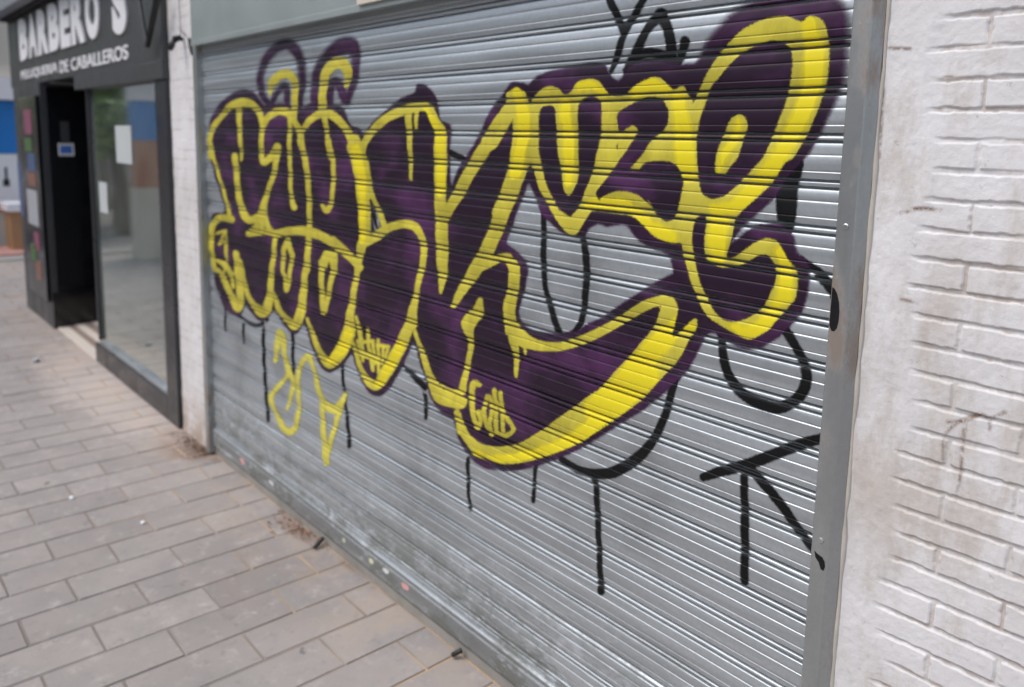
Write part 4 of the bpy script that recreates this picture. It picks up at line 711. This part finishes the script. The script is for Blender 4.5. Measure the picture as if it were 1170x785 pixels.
# ------------------------------------------------------------------ the other side of the street (seen in the window and the steel)
def tree(x, y, h, r, label, seed):
    rr = random.Random(seed); t = thing('street_tree', (x, y, 0), label, 'tree', 'street trees along the kerb')
    tb = MB(); tb.tube([(x, y, 0), (x+.05, y, h*.2), (x-.04, y+.05, h*.42), (x, y, h*.7)], [.17, .13, .11, .05], 9)
    ends = []
    for i in range(7):
        a = rr.uniform(0, 6.28); z = h*rr.uniform(.36, .55); e = (x+math.cos(a)*r*.6, y+math.sin(a)*r*.6, z+h*rr.uniform(.12, .3)); tb.tube([(x, y, z), ((x+e[0])/2, (y+e[1])/2, z+(e[2]-z)*.6), e], [.06, .04, .015], 6); ends.append(e)
    tb.build('trunk', M['bark'], t, 0, True)
    lb = MB(); cl = []
    for i in range(26):
        u = Vector((rr.gauss(0, 1), rr.gauss(0, 1), rr.gauss(0, .8))).normalized()*rr.uniform(.45, 1.); cl.append((x+u.x*r, y+u.y*r, h*.68+u.z*h*.28, rr.uniform(.35, .75)))
    for cx_, cy_, cz_, cr in cl:
        for i in range(120):
            u = Vector((rr.gauss(0, 1), rr.gauss(0, 1), rr.gauss(0, 1))).normalized()*cr*rr.uniform(.4, 1.05); p = Vector((cx_, cy_, cz_))+u; s_ = rr.uniform(.06, .12)
            n_ = Vector((rr.uniform(-1, 1), rr.uniform(-1, 1), rr.uniform(-1, 1))).normalized(); a1 = n_.orthogonal().normalized()*s_; a2 = n_.cross(a1)*.6
            lb.add([p-a1, p+a2, p+a1, p-a2], [(0, 1, 2, 3)])
    o = link('crown', bpy.data.meshes.new('crown'), t); o.data.from_pydata(lb.v, [], lb.f); o.data.materials.append(M['leaf'])
TR = [(-15.2, -.8, 3.2, 1.0, 'rounded green shrub on the open pavement seen in the barber window'), (-16.5, -1.1, 4.2, 1.3, 'low leafy tree on the open pavement seen in the barber window'), (-20.5, -1.8, 5., 1.6, 'taller leafy tree on the open pavement seen in the barber window'), (-11.5, -3.6, 5.2, 1.7, 'leafy street tree nearest the barber shop window on the kerb side'), (-17, -3.4, 6.0, 2.0, 'leafy street tree beside the free standing panel'), (-23, -3.6, 6.2, 2.1, 'leafy street tree halfway along the kerb'), (-30, -3.2, 6.6, 2.4, 'leafy street tree farthest along the kerb')]
for i, a in enumerate(TR): tree(*a, seed=20+i)
tk = thing('reflection_panel', (-12.1, -.7, 0), 'added unseen panel with blue and terracotta fields mirrored in the barber window', 'panel')  # unseen panel added to give the shop window its coloured reflections
MB().box(-12.28, -12.0, -1.5, -.12, 0, 1.03).build('base', M['cream'], tk, .01); MB().box(-12.26, -12.02, -1.48, -.14, 1.0301, 1.70).build('lower_field', M['terra'], tk, .01); MB().box(-12.26, -12.02, -1.48, -.14, 1.7001, 2.25).build('upper_field', M['bluepaint'], tk, .01); MB().box(-12.28, -12., -1.5, -.12, 2.2501, 2.62).build('top', M['white'], tk, .01)
def block(x0, x1, y0, y1, h, mat, label, nx, nz):
    b = thing('apartment_block', (x0, y0, 0), label, 'building'); MB().box(x0, x1, y0, y1, 0, h).build('wall', M[mat], b)
    dx = (x1-x0)/nx
    for i in range(nx):
        for j in range(nz):
            w = MB().box(x0+dx*(i+.3), x0+dx*(i+.7), y1, y1+.05, 1.2+2.9*j, 2.7+2.9*j).build('window', M['white'], b); MB().box(x0+dx*(i+.33), x0+dx*(i+.67), y1+.051, y1+.06, 1.28+2.9*j, 2.62+2.9*j).build('pane', M['pane'], w)
block(-26, 4, -24, -16, 9., 'facade', 'beige apartment block across the road', 9, 3)
block(-60, -27, -24, -16, 8., 'facade2', 'red brick apartment block far across the road', 8, 2)

# ------------------------------------------------------------------ daylight
SUN_EL, SUN_AZ = 58, 200            # azimuth: clockwise from +Y; the light comes from the street side
w = bpy.data.worlds.new('World'); sc.world = w; w.use_nodes = True; wt = w.node_tree; bg = wt.nodes['Background']
sky = wt.nodes.new('ShaderNodeTexSky'); sky.sky_type = 'NISHITA'; sky.sun_disc = False; sky.sun_elevation = R(SUN_EL); sky.sun_rotation = R(SUN_AZ); sky.air_density = 1.0; sky.dust_density = 3.2; sky.ozone_density = 1.0
hs_ = wt.nodes.new('ShaderNodeHueSaturation'); hs_.inputs['Saturation'].default_value = .75
wt.links.new(sky.outputs[0], hs_.inputs['Color']); wt.links.new(hs_.outputs[0], bg.inputs[0]); bg.inputs[1].default_value = .13
sd = bpy.data.lights.new('sun', 'SUN'); so = bpy.data.objects.new('sun', sd); COL.objects.link(so); sd.energy = .9; sd.angle = R(45); sd.color = (1, .99, .98)
dirv = Vector((math.sin(R(SUN_AZ))*math.cos(R(SUN_EL)), math.cos(R(SUN_AZ))*math.cos(R(SUN_EL)), math.sin(R(SUN_EL))))
so.rotation_euler = dirv.to_track_quat('Z', 'Y').to_euler()
vs_ = sc.view_settings; vs_.view_transform = 'Standard'; vs_.look = 'None'; vs_.exposure = 0.66; vs_.gamma = 1; vs_.use_curve_mapping = False
sc.cycles.max_bounces = 8; sc.cycles.transparent_max_bounces = 12
